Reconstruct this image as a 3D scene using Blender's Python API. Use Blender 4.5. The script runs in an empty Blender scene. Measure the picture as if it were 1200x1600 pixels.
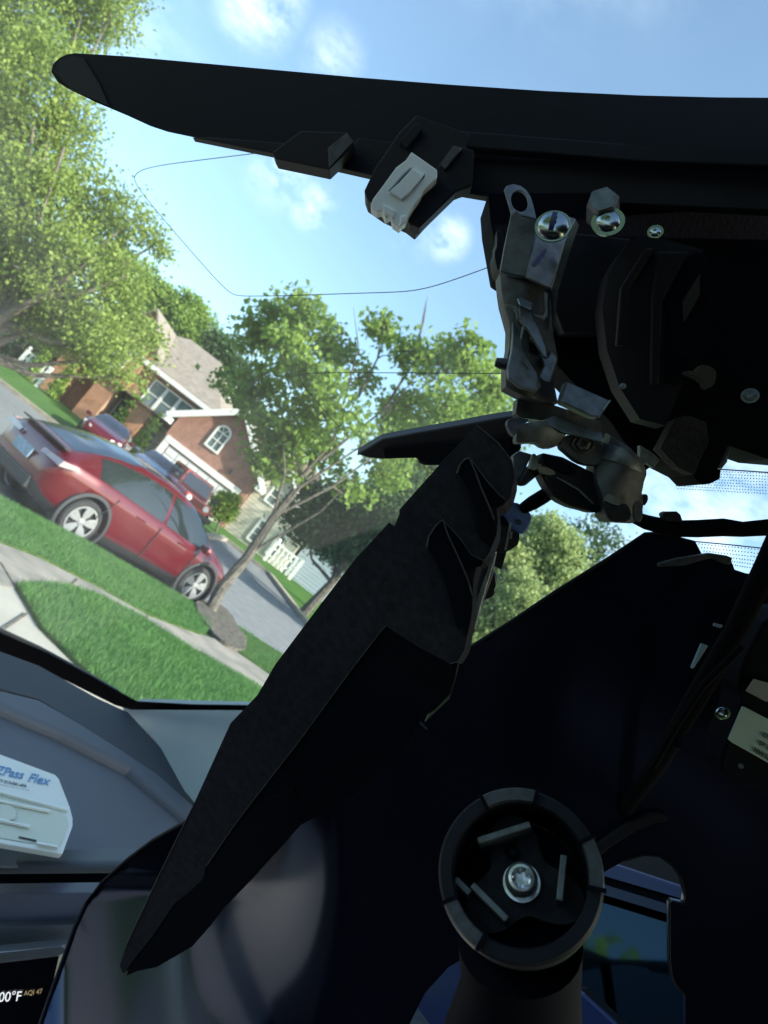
import bpy, bmesh, math, random
import numpy as np
from mathutils import Vector, Matrix
from mathutils.geometry import delaunay_2d_cdt
C = bpy.context.scene
COL = C.collection
rnd = random.Random(7)
nr = np.random.default_rng(11)
R = math.radians

# ------------------------------------------------------------------ camera
FPX = 1202.0
ROLL, PITCH = R(37.5), R(6)
EYE = Vector((0, 0, 1.9))
fw = Vector((0, math.cos(PITCH), math.sin(PITCH)))
v0 = Vector((0, -math.sin(PITCH), math.cos(PITCH)))
u0 = Vector((1, 0, 0))
rt = math.cos(ROLL)*u0 + math.sin(ROLL)*v0
up = -math.sin(ROLL)*u0 + math.cos(ROLL)*v0
cd = bpy.data.cameras.new('camera'); cam = bpy.data.objects.new('camera', cd); COL.objects.link(cam)
cam.matrix_world = Matrix(((rt.x, up.x, -fw.x, EYE.x), (rt.y, up.y, -fw.y, EYE.y), (rt.z, up.z, -fw.z, EYE.z), (0, 0, 0, 1)))
cd.sensor_fit = 'HORIZONTAL'; cd.sensor_width = 36; cd.lens = 36*FPX/1200
cd.clip_start = 0.01; cd.clip_end = 3000
cd.dof.use_dof = True; cd.dof.focus_distance = 0.36; cd.dof.aperture_fstop = 32
C.camera = cam
C.render.resolution_x = 768; C.render.resolution_y = 1024

# ------------------------------------------------------------------ world and sun
SUN_EL = R(33); SUN_V = Vector((0.94, -0.34, 0))            # towards the sun, horizontal part
SUN_V.normalize(); SUN_D = Vector((SUN_V.x*math.cos(SUN_EL), SUN_V.y*math.cos(SUN_EL), math.sin(SUN_EL)))
w = bpy.data.worlds.new('World'); C.world = w; w.use_nodes = True
nt = w.node_tree; N = nt.nodes; L = nt.links
for n in list(N): N.remove(n)
wo = N.new('ShaderNodeOutputWorld'); bg = N.new('ShaderNodeBackground'); sk = N.new('ShaderNodeTexSky')
sk.sky_type = 'NISHITA'; sk.sun_disc = False; sk.sun_elevation = SUN_EL
sk.sun_rotation = math.atan2(SUN_V.x, SUN_V.y); sk.air_density = 1.0; sk.dust_density = 1.6; sk.ozone_density = 1.0
bg.inputs['Strength'].default_value = 0.14
def ray(px, py): return fw + ((px-600)*rt - (py-800)*up)/FPX
# wispy clouds: noise in a few patches of the sky dome
tc = N.new('ShaderNodeTexCoord'); mp = N.new('ShaderNodeMapping'); mp.inputs['Scale'].default_value = (5, 5, 9)
nz = N.new('ShaderNodeTexNoise'); nz.inputs['Scale'].default_value = 2.6; nz.inputs['Detail'].default_value = 9; nz.inputs['Roughness'].default_value = .62
L.new(tc.outputs['Generated'], mp.inputs['Vector']); L.new(mp.outputs['Vector'], nz.inputs['Vector'])
cr = N.new('ShaderNodeValToRGB'); cr.color_ramp.elements[0].position = .38; cr.color_ramp.elements[1].position = .72
L.new(nz.outputs['Fac'], cr.inputs['Fac'])
tot = None
for (px, py, rad, amp) in ((405, 0, 62, .85), (520, 85, 45, .45), (435, 275, 50, .65), (490, 325, 38, .8), (650, 355, 45, .4), (700, 372, 36, .75), (210, 60, 90, .3),
                           (1000, -500, 300, .5), (300, -600, 260, .5), (1500, 300, 200, .5), (1110, 790, 200, .5), (960, 800, 130, .35)):
    d = ray(px, py).normalized()
    sb = N.new('ShaderNodeVectorMath'); sb.operation = 'DISTANCE'; sb.inputs[1].default_value = d
    L.new(tc.outputs['Generated'], sb.inputs[0])
    mr = N.new('ShaderNodeMapRange'); mr.interpolation_type = 'SMOOTHSTEP'
    mr.inputs['From Min'].default_value = rad/FPX*1.25; mr.inputs['From Max'].default_value = 0
    mr.inputs['To Min'].default_value = 0; mr.inputs['To Max'].default_value = amp
    L.new(sb.outputs['Value'], mr.inputs['Value'])
    if tot is None: tot = mr.outputs[0]
    else:
        mx = N.new('ShaderNodeMath'); mx.operation = 'MAXIMUM'; L.new(tot, mx.inputs[0]); L.new(mr.outputs[0], mx.inputs[1]); tot = mx.outputs[0]
ml = N.new('ShaderNodeMath'); ml.operation = 'MULTIPLY'; L.new(cr.outputs['Color'], ml.inputs[0]); L.new(tot, ml.inputs[1])
mix = N.new('ShaderNodeMixRGB'); mix.inputs['Color2'].default_value = (7.6, 7.9, 8.3, 1)
tint = N.new('ShaderNodeMixRGB'); tint.blend_type = 'MULTIPLY'; tint.inputs['Fac'].default_value = 1; tint.inputs['Color2'].default_value = (.96, 1.06, 1.03, 1)
L.new(sk.outputs['Color'], tint.inputs['Color1'])
L.new(tint.outputs['Color'], mix.inputs['Color1']); L.new(ml.outputs[0], mix.inputs['Fac'])
L.new(mix.outputs['Color'], bg.inputs['Color']); L.new(bg.outputs[0], wo.inputs['Surface'])
sd = bpy.data.lights.new('sun', 'SUN'); sd.energy = 4.2; sd.angle = R(.5); sd.color = (1, .93, .82)
so = bpy.data.objects.new('sun', sd); COL.objects.link(so); so.rotation_euler = (-SUN_D).to_track_quat('-Z', 'Y').to_euler()
C.view_settings.view_transform = 'Standard'; C.view_settings.look = 'None'; C.view_settings.exposure = 1.22; C.view_settings.gamma = 1
C.render.engine = 'CYCLES'; C.cycles.max_bounces = 8; C.cycles.transparent_max_bounces = 12; C.cycles.caustics_reflective = False; C.cycles.caustics_refractive = False

# ------------------------------------------------------------------ helpers
def P(px, py, Y): d = ray(px, py); return EYE + d*(Y/d.y)
def Z(px, py, z): d = ray(px, py); return EYE + d*((z-EYE.z)/d.z)
def Cc(px, py, d): return EYE + ray(px, py)*d
def near(px, py):     # the sloping front lot: z = .1 + .05*s
    n = Vector((.749, -.663)); p0 = Vector((-3.16, 11.18)); d = ray(px, py)
    a = d.z - .05*(n.x*d.x + n.y*d.y); b = .1 - .05*(n.dot(p0)) - EYE.z
    return EYE + d*(b/a)
def nearz(x, y): return .1 + .05*((x+3.16)*.749 - (y-11.18)*.663)

def tag(o, label=None, cat=None, group=None, kind=None):
    if label: o['label'] = label
    if cat: o['category'] = cat
    if group: o['group'] = group
    if kind: o['kind'] = kind
    return o
def thing(name, loc, label, cat, group=None):
    o = bpy.data.objects.new(name, None); o.empty_display_size = .1; COL.objects.link(o); o.location = Vector(loc)
    return tag(o, label, cat, group)
def mobj(name, verts, faces, mat, parent=None, smooth=False, local=False, bevel=0, seg=2):
    """verts in world space unless local; a child keeps its thing's origin"""
    me = bpy.data.meshes.new(name)
    V = [Vector(v) for v in verts]
    if parent is not None and not local:
        o0 = root_loc(parent); V = [v-o0 for v in V]; base = None
    elif parent is None and not local:
        base = sum(V, Vector())/len(V); V = [v-base for v in V]
    else: base = None
    me.from_pydata(V, [], faces); me.validate(); me.update()
    bm = bmesh.new(); bm.from_mesh(me); bmesh.ops.recalc_face_normals(bm, faces=bm.faces); bm.to_mesh(me); bm.free()
    if smooth: me.polygons.foreach_set('use_smooth', [True]*len(me.polygons)); me.set_sharp_from_angle(angle=R(38))
    me.materials.append(mat)
    o = bpy.data.objects.new(name, me); COL.objects.link(o)
    if parent is not None: o.parent = parent
    elif base is not None: o.location = base
    if bevel:
        b = o.modifiers.new('bevel', 'BEVEL'); b.width = bevel; b.segments = seg; b.limit_method = 'ANGLE'; b.angle_limit = R(40)
    return o
def root_loc(o):
    p = Vector((0, 0, 0))
    while o is not None: p = p + Vector(o.location); o = o.parent
    return p
class MB:
    def __init__(s): s.v = []; s.f = []
    def add(s, v, f): n = len(s.v); s.v += [Vector(x) for x in v]; s.f += [tuple(i+n for i in q) for q in f]; return s
    def box(s, x0, x1, y0, y1, z0, z1):
        return s.add([(x, y, z) for x in (x0, x1) for y in (y0, y1) for z in (z0, z1)],
                     [(0, 1, 3, 2), (4, 6, 7, 5), (0, 4, 5, 1), (2, 3, 7, 6), (0, 2, 6, 4), (1, 5, 7, 3)])
    def bar(s, a, b, w, h, upv=(0, 0, 1)):
        a, b = Vector(a), Vector(b); d = (b-a).normalized(); x = d.cross(Vector(upv)).normalized(); y = x.cross(d)
        vs = [q + x*sx*w/2 + y*sy*h/2 for q in (a, b) for sx, sy in ((-1, -1), (1, -1), (1, 1), (-1, 1))]
        return s.add(vs, [(0, 1, 2, 3), (7, 6, 5, 4), (0, 4, 5, 1), (1, 5, 6, 2), (2, 6, 7, 3), (3, 7, 4, 0)])
    def tube(s, pts, rad, n=10, cap=True):
        pts = [Vector(p) for p in pts]; m = len(pts); rad = rad if hasattr(rad, '__len__') else [rad]*m
        ref = Vector((0.31, .17, .93)); vs = []
        for i, p in enumerate(pts):
            d = (pts[min(i+1, m-1)]-pts[max(i-1, 0)]).normalized(); x = d.cross(ref)
            x = x.normalized() if x.length > 1e-4 else Vector((1, 0, 0)); y = d.cross(x)
            vs += [p + (x*math.cos(k*math.tau/n)+y*math.sin(k*math.tau/n))*rad[i] for k in range(n)]
        fs = [(i*n+k, i*n+(k+1) % n, (i+1)*n+(k+1) % n, (i+1)*n+k) for i in range(m-1) for k in range(n)]
        if cap: fs += [tuple(range(n)), tuple((m-1)*n+k for k in reversed(range(n)))]
        return s.add(vs, fs)
    def lathe(s, c, axis, prof, n=40, a0=0, a1=math.tau, close=False):
        """prof: (radius, height along axis)"""
        c = Vector(c); ax = Vector(axis).normalized(); x = ax.cross(Vector((.3, .2, .9))).normalized(); y = ax.cross(x); full = abs(a1-a0-math.tau) < 1e-6
        k_ = n if full else n+1
        vs = [c + ax*h + (x*math.cos(a0+(a1-a0)*k/n) + y*math.sin(a0+(a1-a0)*k/n))*r for (r, h) in prof for k in range(k_)]
        m = len(prof); fs = []
        for i in range(m if close else m-1):
            j = (i+1) % m
            for k in range(n): fs.append((i*k_+k, i*k_+(k+1) % k_, j*k_+(k+1) % k_, j*k_+k))
        if close and not full: fs += [tuple(i*k_ for i in range(m)), tuple(i*k_+n for i in reversed(range(m)))]
        return s.add(vs, fs)
    def build(s, name, mat, parent=None, **k): return mobj(name, s.v, s.f, mat, parent, **k)

def pip(x, y, poly):
    c = False; j = len(poly)-1
    for i in range(len(poly)):
        (xi, yi), (xj, yj) = poly[i], poly[j]
        if (yi > y) != (yj > y) and x < (xj-xi)*(y-yi)/(yj-yi)+xi: c = not c
        j = i
    return c
def smoothp(pts, it=1):
    for _ in range(it):
        q = []
        for i in range(len(pts)):
            a, b = pts[i], pts[(i+1) % len(pts)]
            q += [(a[0]*.75+b[0]*.25, a[1]*.75+b[1]*.25), (a[0]*.25+b[0]*.75, a[1]*.25+b[1]*.75)]
        pts = q
    return pts
def tri2d(outer, holes=(), grid=None):
    vs = []; ed = []
    for lp in [outer]+list(holes):
        n = len(vs); vs += [Vector(p[:2]) for p in lp]; ed += [(n+i, n+(i+1) % len(lp)) for i in range(len(lp))]
    if grid:
        xs = [p[0] for p in outer]; ys = [p[1] for p in outer]; x = min(xs)+grid*.5
        while x < max(xs):
            y = min(ys)+grid*.5
            while y < max(ys):
                if pip(x, y, outer) and not any(pip(x, y, h) for h in holes): vs.append(Vector((x, y)))
                y += grid
            x += grid
    V, E_, F_, *_ = delaunay_2d_cdt(vs, ed, [], 0, 1e-5)
    F = []
    for f in F_:
        cx = sum(V[i][0] for i in f)/len(f); cy = sum(V[i][1] for i in f)/len(f)
        if pip(cx, cy, outer) and not any(pip(cx, cy, h) for h in holes): F.append(tuple(f))
    return V, F
def extrude(V3, F, off):
    """closed solid from a sheet"""
    n = len(V3); cnt = {}
    for f in F:
        for i in range(len(f)):
            a, b = f[i], f[(i+1) % len(f)]; k = (min(a, b), max(a, b)); cnt.setdefault(k, []).append((a, b))
    W = list(V3) + [v+off for v in V3]; G = list(F) + [tuple(i+n for i in reversed(f)) for f in F]
    for k, l in cnt.items():
        if len(l) == 1: a, b = l[0]; G.append((b, a, a+n, b+n))
    used = sorted({i for f in G for i in f}); m = {u: i for i, u in enumerate(used)}
    return [W[u] for u in used], [tuple(m[i] for i in f) for f in G]
def slab(name, outer, d, t, mat, parent=None, holes=(), grid=None, off=None, sm=0, **k):
    """a thick plate: outline seen along the viewing rays at depth d (number, plane or function), real thickness t in metres"""
    if sm: outer = smoothp(outer, sm)
    V, F = tri2d(outer, holes, grid)
    dd = d if callable(d) else (lambda x, y: d)
    V3 = [Cc(v[0], v[1], dd(v[0], v[1])) for v in V]
    o = Vector(off) if off is not None else fw*t
    W, G = extrude(V3, F, o)
    return mobj(name, W, G, mat, parent, **k)
def plane_d(*three):
    """depth function of a flat plane through three (px,py,d)"""
    A = np.array([[1, p[0], p[1]] for p in three], float); b = np.array([1/p[2] for p in three]); s = np.linalg.solve(A, b)
    return lambda x, y: 1/max(.2, s[0]+s[1]*x+s[2]*y)

# ------------------------------------------------------------------ materials
def pbr(name, col, rough=.5, metal=0, noise=.0, nscale=20, bump=0, bscale=80, coat=0, col2=None, spec=.5, trans=0, obj=True, detail=5):
    m = bpy.data.materials.new(name); m.use_nodes = True; t = m.node_tree; b = t.nodes['Principled BSDF']
    b.inputs['Roughness'].default_value = rough; b.inputs['Metallic'].default_value = metal; b.inputs['Coat Weight'].default_value = coat
    b.inputs['Coat Roughness'].default_value = .04; b.inputs['Specular IOR Level'].default_value = spec
    tc = t.nodes.new('ShaderNodeTexCoord'); n = t.nodes.new('ShaderNodeTexNoise'); n.inputs['Scale'].default_value = nscale; n.inputs['Detail'].default_value = detail
    t.links.new(tc.outputs['Object'], n.inputs['Vector'])
    r_ = t.nodes.new('ShaderNodeValToRGB'); c2 = col2 or tuple(c*(1-noise) for c in col); c1 = col if col2 else tuple(min(1, c*(1+noise)) for c in col)
    r_.color_ramp.elements[0].color = (*c2, 1); r_.color_ramp.elements[1].color = (*c1, 1)
    r_.color_ramp.elements[0].position = .3; r_.color_ramp.elements[1].position = .7
    t.links.new(n.outputs['Fac'], r_.inputs['Fac']); t.links.new(r_.outputs['Color'], b.inputs['Base Color'])
    if bump:
        n2 = t.nodes.new('ShaderNodeTexNoise'); n2.inputs['Scale'].default_value = bscale; n2.inputs['Detail'].default_value = 3
        t.links.new(tc.outputs['Object'], n2.inputs['Vector']); bp = t.nodes.new('ShaderNodeBump'); bp.inputs['Strength'].default_value = bump
        bp.inputs['Distance'].default_value = 1/bscale
        t.links.new(n2.outputs['Fac'], bp.inputs['Height']); t.links.new(bp.outputs['Normal'], b.inputs['Normal'])
    return m
M = {}
M['black'] = pbr('black_plastic', (.0035, .0045, .009), .6, noise=.3, nscale=60, bump=.08, bscale=900, spec=.25)
M['black2'] = pbr('black_matte_plastic', (.0018, .0025, .006), .8, noise=.3, bump=.06, bscale=600, spec=.08)
M['dim'] = pbr('dark_grey_plastic', (.005, .0065, .012), .6, noise=.25, nscale=70, bump=.06, bscale=700, spec=.2)
M['dusty'] = pbr('dusty_black_plastic', (.020, .021, .028), .75, noise=.3, nscale=300, bump=.1, bscale=1500, spec=.15)
M['edge'] = pbr('pale_plastic_edge', (.035, .04, .048), .5, noise=.5, nscale=300)  # paler grey for edges and small faces
M['gloss'] = pbr('glossy_black_plastic', (.004, .005, .011), .16, noise=.2, nscale=25, bump=.0, bscale=30, spec=.6)
M['white'] = pbr('white_clip_plastic', (.68, .72, .74), .45, noise=.06, nscale=40)
M['steel'] = pbr('brushed_steel', (.105, .12, .128), .48, metal=.4, noise=.3, nscale=260, bump=.06, bscale=900)
M['steeld'] = pbr('dark_cast_metal', (.045, .050, .056), .5, metal=.3, noise=.4, nscale=220, bump=.1, bscale=500)
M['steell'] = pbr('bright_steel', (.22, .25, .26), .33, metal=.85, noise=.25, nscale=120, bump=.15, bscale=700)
M['chrome'] = pbr('chrome', (.26, .30, .31), .2, metal=1, noise=.1)
M['bluemark'] = pbr('blue_marker_ink', (.012, .012, .09), .5, noise=.3, nscale=300)
M['bluecon'] = pbr('blue_connector_plastic', (.05, .10, .28), .35, noise=.2, nscale=80, bump=.1)
M['tape'] = pbr('brown_tape', (.007, .0058, .006), .85, noise=.4, nscale=80, bump=.4, bscale=300)
M['cream'] = pbr('cream_clip', (.12, .12, .09), .5, noise=.15)
M['cable'] = pbr('black_cable_sleeve', (.0022, .0024, .004), .9, noise=.3, bump=.15, bscale=400, spec=.06)
M['label'] = pbr('paper_label', (.25, .36, .33), .6, noise=.06, nscale=30)
M['ink'] = pbr('black_ink', (.02, .02, .02), .6, noise=.3)
M['dash'] = pbr('dash_soft_vinyl', (.082, .096, .118), .6, noise=.05, nscale=4, bump=.12, bscale=900)
M['dashd'] = pbr('dash_dark_vinyl', (.034, .040, .048), .7, noise=.06, nscale=5, bump=.12, bscale=800)
M['pillar'] = pbr('light_grey_trim_cloth', (.36, .40, .41), .8, noise=.05, nscale=12, bump=.2, bscale=1500)
M['lav'] = pbr('pale_dash_panel', (.12, .14, .2), .45, noise=.05)
M['silver'] = pbr('satin_silver', (.4, .44, .5), .25, metal=.8, noise=.05)
M['frit'] = pbr('black_glass_frit', (.001, .0012, .003), .9, noise=.2, spec=.02)
M['cover'] = pbr('mottled_cover_plastic', (.0062, .0075, .0125), .6, nscale=9, col2=(.0025, .0035, .0075), bump=.05, bscale=700, spec=.12)
M['tag'] = pbr('white_gloss_plastic', (.82, .82, .74), .35, noise=.03, nscale=20)
M['tagm'] = pbr('ivory_plastic', (.66, .68, .54), .4, noise=.04, nscale=20)
M['tagink'] = pbr('blue_print', (.12, .3, .55), .5, noise=.1)
M['liner'] = pbr('dark_headliner', (.02, .021, .025), .9, noise=.1)
def specks(m, col=(.22, .22, .22), scale=750, lo=.735):
    t = m.node_tree; p = t.nodes['Principled BSDF']; src = p.inputs['Base Color'].links[0].from_socket; tc = t.nodes.new('ShaderNodeTexCoord')
    n = t.nodes.new('ShaderNodeTexNoise'); n.inputs['Scale'].default_value = scale; n.inputs['Detail'].default_value = 1; t.links.new(tc.outputs['Object'], n.inputs[0])
    a = t.nodes.new('ShaderNodeMapRange'); a.inputs['From Min'].default_value = lo; a.inputs['From Max'].default_value = lo+.03; t.links.new(n.outputs['Fac'], a.inputs[0])
    x = t.nodes.new('ShaderNodeMixRGB'); x.inputs['Color2'].default_value = (*col, 1); t.links.new(a.outputs[0], x.inputs['Fac']); t.links.new(src, x.inputs['Color1']); t.links.new(x.outputs[0], p.inputs['Base Color'])
specks(M['dusty'], (.09, .09, .09), 1300, .76)
M['gloss'].node_tree.nodes['Principled BSDF'].inputs['Specular Tint'].default_value = (.42, .56, 1, 1)
def emis(name, col, s):
    m = bpy.data.materials.new(name); m.use_nodes = True; b = m.node_tree.nodes['Principled BSDF']; b.inputs['Base Color'].default_value = (0, 0, 0, 1)
    b.inputs['Emission Color'].default_value = (*col, 1); b.inputs['Emission Strength'].default_value = s; return m
M['scr'] = pbr('black_screen_glass', (.003, .003, .006), .15, noise=.2, spec=.4)
M['scrtxt'] = emis('screen_digits', (.8, .85, .9), .55); M['scrtxt2'] = emis('screen_digits_amber', (.7, .55, .3), .22)
# outdoors
M['grass'] = pbr('lawn_grass', (.085, .17, .035), .9, nscale=1.4, col2=(.045, .115, .022), bump=1, bscale=25, spec=.1, detail=10)
M['grass2'] = pbr('rough_turf', (.075, .135, .035), .9, nscale=9, col2=(.03, .07, .018), bump=1, bscale=40, spec=.1, detail=10)
M['conc'] = pbr('driveway_concrete', (.42, .40, .35), .9, nscale=1.7, col2=(.33, .32, .28), bump=.3, bscale=60, spec=.2, detail=9)
M['walk'] = pbr('old_sidewalk_concrete', (.34, .31, .27), .9, nscale=2.5, col2=(.17, .165, .15), bump=.4, bscale=50, spec=.2, detail=9)
M['road'] = pbr('worn_asphalt', (.21, .22, .225), .9, nscale=3, col2=(.15, .158, .165), bump=.3, bscale=80, spec=.2, detail=9)
M['kerb'] = pbr('kerb_concrete', (.4, .36, .29), .9, nscale=4, col2=(.28, .24, .19), bump=.4, bscale=40)
M['mulch'] = pbr('root_mulch', (.17, .145, .12), .95, nscale=14, col2=(.05, .045, .035), bump=1, bscale=30, detail=10)
M['redcar'] = pbr('red_car_paint', (.11, .0015, .009), .28, metal=.3, noise=.08, nscale=2, coat=1)
M['redjeep'] = pbr('red_suv_paint', (.4, .02, .015), .3, metal=.0, noise=.08, nscale=2, coat=1)
M['greycar'] = pbr('blue_grey_car_paint', (.12, .15, .24), .3, metal=.5, noise=.08, nscale=2, coat=1)
M['cargl'] = pbr('tinted_car_glass', (.012, .018, .02), .05, noise=.2, spec=1)
M['cargl2'] = pbr('sky_reflecting_rear_glass', (.03, .045, .075), .06, noise=.1, spec=1, metal=.35)
M['clad'] = pbr('black_wheel_arch_cladding', (.025, .027, .033), .6, noise=.2)
M['tyre'] = pbr('rubber_tyre', (.022, .022, .024), .8, noise=.2, bump=.3, bscale=60)
M['rim'] = pbr('silver_alloy', (.4, .41, .43), .35, metal=.6, noise=.05)
M['rimd'] = pbr('dark_wheel_gap', (.02, .02, .022), .6, noise=.1)
M['tail'] = pbr('tail_light_lens', (.35, .25, .27), .15, noise=.3, nscale=8, coat=1)
M['plate'] = pbr('number_plate', (.25, .36, .48), .4, noise=.25, nscale=14)
M['bark'] = pbr('grey_bark', (.17, .15, .125), .95, nscale=9, col2=(.07, .062, .052), bump=1, bscale=30, detail=9)
M['barkl'] = pbr('light_bark', (.22, .19, .15), .95, nscale=9, col2=(.1, .085, .065), bump=1, bscale=30)
M['wtrim'] = pbr('white_painted_trim', (.78, .77, .73), .6, noise=.06, nscale=3)
M['wpaint'] = pbr('white_fence_paint', (.75, .75, .72), .6, noise=.08, nscale=4)
M['beige'] = pbr('cream_siding', (.60, .57, .47), .8, noise=.05, nscale=2)
M['bluewall'] = pbr('blue_grey_siding', (.36, .43, .50), .8, noise=.05, nscale=2)
M['win'] = pbr('house_window_glass', (.12, .16, .17), .08, noise=.4, nscale=1.5, spec=1)
M['gdoor'] = pbr('garage_door_paint', (.5, .52, .52), .6, noise=.06, nscale=3)
def brick(name, a, b, mort):
    m = bpy.data.materials.new(name); m.use_nodes = True; t = m.node_tree; p = t.nodes['Principled BSDF']; p.inputs['Roughness'].default_value = .9
    tc = t.nodes.new('ShaderNodeTexCoord'); mp = t.nodes.new('ShaderNodeMapping'); mp.inputs['Rotation'].default_value = (R(90), 0, 0)
    k = t.nodes.new('ShaderNodeTexBrick'); k.inputs['Scale'].default_value = 4; k.inputs['Color1'].default_value = (*a, 1); k.inputs['Color2'].default_value = (*b, 1)
    k.inputs['Mortar'].default_value = (*mort, 1); k.inputs['Mortar Size'].default_value = .015; k.inputs['Bias'].default_value = -.2
    n = t.nodes.new('ShaderNodeTexNoise'); n.inputs['Scale'].default_value = 2.5; n.inputs['Detail'].default_value = 8
    mx = t.nodes.new('ShaderNodeMixRGB'); mx.blend_type = 'MULTIPLY'; mx.inputs['Fac'].default_value = .6
    t.links.new(tc.outputs['Object'], mp.inputs[0]); t.links.new(mp.outputs[0], k.inputs[0]); t.links.new(tc.outputs['Object'], n.inputs[0])
    t.links.new(k.outputs[0], mx.inputs[1]); t.links.new(n.outputs['Fac'], mx.inputs[2]); t.links.new(mx.outputs[0], p.inputs['Base Color'])
    return m
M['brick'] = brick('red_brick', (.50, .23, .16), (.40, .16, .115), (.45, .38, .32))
M['brick_lit'] = brick('sunlit_brick', (.6, .27, .14), (.48, .2, .11), (.5, .4, .3))  # same brick with orange sunlight put into its colour
def shingle(name, a, b):
    m = pbr(name, a, .95, nscale=3, col2=b, bump=.6, bscale=20, detail=9); return m
M['roof'] = shingle('grey_brown_shingles', (.29, .25, .21), (.19, .16, .135))
M['roofb'] = shingle('brown_shingles', (.24, .18, .14), (.15, .115, .09))
def leafm(name, a, b, tr=.35):
    m = bpy.data.materials.new(name); m.use_nodes = True; t = m.node_tree; p = t.nodes['Principled BSDF']; p.inputs['Roughness'].default_value = .55; p.inputs['Specular IOR Level'].default_value = .3
    g = t.nodes.new('ShaderNodeNewGeometry'); n = t.nodes.new('ShaderNodeTexNoise'); n.inputs['Scale'].default_value = .9; n.inputs['Detail'].default_value = 3
    tc = t.nodes.new('ShaderNodeTexCoord'); t.links.new(tc.outputs['Object'], n.inputs[0])
    r_ = t.nodes.new('ShaderNodeValToRGB'); r_.color_ramp.elements[0].color = (*b, 1); r_.color_ramp.elements[1].color = (*a, 1)
    ad = t.nodes.new('ShaderNodeMath'); ad.operation = 'ADD'; mu = t.nodes.new('ShaderNodeMath'); mu.operation = 'MULTIPLY'; mu.inputs[1].default_value = .45
    t.links.new(g.outputs['Random Per Island'], mu.inputs[0]); t.links.new(mu.outputs[0], ad.inputs[0]); t.links.new(n.outputs['Fac'], ad.inputs[1])
    su = t.nodes.new('ShaderNodeMath'); su.operation = 'SUBTRACT'; su.inputs[1].default_value = .22; t.links.new(ad.outputs[0], su.inputs[0])
    t.links.new(su.outputs[0], r_.inputs['Fac']); t.links.new(r_.outputs[0], p.inputs['Base Color'])
    tl = t.nodes.new('ShaderNodeBsdfTranslucent'); t.links.new(r_.outputs[0], tl.inputs['Color']); ms = t.nodes.new('ShaderNodeMixShader'); ms.inputs[0].default_value = tr
    t.links.new(p.outputs[0], ms.inputs[1]); t.links.new(tl.outputs[0], ms.inputs[2]); t.links.new(ms.outputs[0], t.nodes['Material Output'].inputs[0])
    return m
M['leaf'] = leafm('maple_leaves', (.33, .46, .09), (.09, .19, .04), .45)
M['leafy'] = leafm('yellow_green_leaves', (.34, .43, .09), (.12, .20, .045), .42)
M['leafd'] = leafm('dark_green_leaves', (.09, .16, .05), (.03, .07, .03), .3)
M['leafp'] = leafm('pale_green_leaves', (.46, .54, .22), (.22, .30, .11), .45)
M['leafb'] = leafm('blade_grass', (.13, .28, .075), (.05, .15, .04), .3)
M['shrub'] = leafm('arborvitae_foliage', (.34, .46, .08), (.15, .26, .045), .4)

# ------------------------------------------------------------------ ground, road, lots
def gz(x, y):
    if y < 26: return -.16
    if y < 42: t = (y-26)/16; return -.16+.46*t*t*(3-2*t)
    return .3+min(.6, (y-42)*.01)
ys = [-60, -20, 0, 8, 16, 22, 26]+[26+i for i in range(1, 17)]+[46, 52, 60, 80, 110, 200, 500, 1500]
xs = [-1500, -400, -120, -60, -40, -30, -20, -10, 0, 10, 20, 40, 90, 300, 1500]
gv = [(x, y, gz(x, y)) for y in ys for x in xs]; nx = len(xs)
gf = [(j*nx+i, j*nx+i+1, (j+1)*nx+i+1, (j+1)*nx+i) for j in range(len(ys)-1) for i in range(nx-1)]
tag(mobj('ground', gv, gf, M['grass']), kind='structure')
def drape(name, poly, lift, mat, zf=gz, thick=0, grid=1.0):
    V, F = tri2d(poly, grid=grid); V3 = [Vector((v[0], v[1], zf(v[0], v[1])+lift)) for v in V]
    if thick: V3, F = extrude(V3, F, Vector((0, 0, -thick)))
    return tag(mobj(name, V3, F, mat), kind='structure')
# street between the near lot and the far kerb
def farpt(px, py): q = Z(px, py, -.1); return (q.x, q.y)
FC = [farpt(480, 976), farpt(415, 905), farpt(345, 850)]
far_line = [(60, 20), (12, 24.6), FC[0], FC[1], FC[2], (-5.2, 29.6), (-9, 30.2), (-14, 30.4), (-40, 33)]
drape('road', [(-60, 8), (-60, 34)]+far_line[::-1]+[(60, 6), (0, 4)], .004, M['road'], zf=lambda x, y: max(-.16, gz(x, y)), grid=1.5)
k = MB()
for a, b in zip(far_line[:-1], far_line[1:]):
    k.bar((a[0], a[1]+.12, gz(*a)+.05), (b[0], b[1]+.12, gz(*b)+.05), .28, .2)
tag(k.build('kerb', M['kerb']), kind='structure')
def npoly(pts): return [tuple(near(*p)[:2]) for p in pts]
dv = [(-80, 800), (15, 912), (60, 980), (128, 1048), (200, 1100)]
inner = npoly([(22, 916), (60, 914), (100, 918), (150, 932), (210, 962), (283, 1008), (400, 1074), (470, 1112), (520, 1160), (640, 1320)]) + [(1.2, 4.5)] + npoly([(330, 1330), (200, 1112), (130, 1052), (62, 984)])
drape('lawn', inner, .03, M['grass2'], nearz, .3, .5)
verge_l = npoly([(-120, 700), (0, 781), (60, 812), (128, 846), (200, 887), (283, 934), (318, 958), (330, 985), (310, 992), (230, 962), (150, 917), (60, 872), (-20, 842), (-140, 770)])
drape('verge', verge_l, .03, M['grass2'], nearz, .35, .5)
verge_r = npoly([(338, 960), (380, 985), (450, 1030), (560, 1090), (700, 1150), (640, 1180), (520, 1110), (440, 1068), (400, 1040), (350, 1005)])
drape('verge', verge_r, .028, M['grass2'], nearz, .35, .5)
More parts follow.
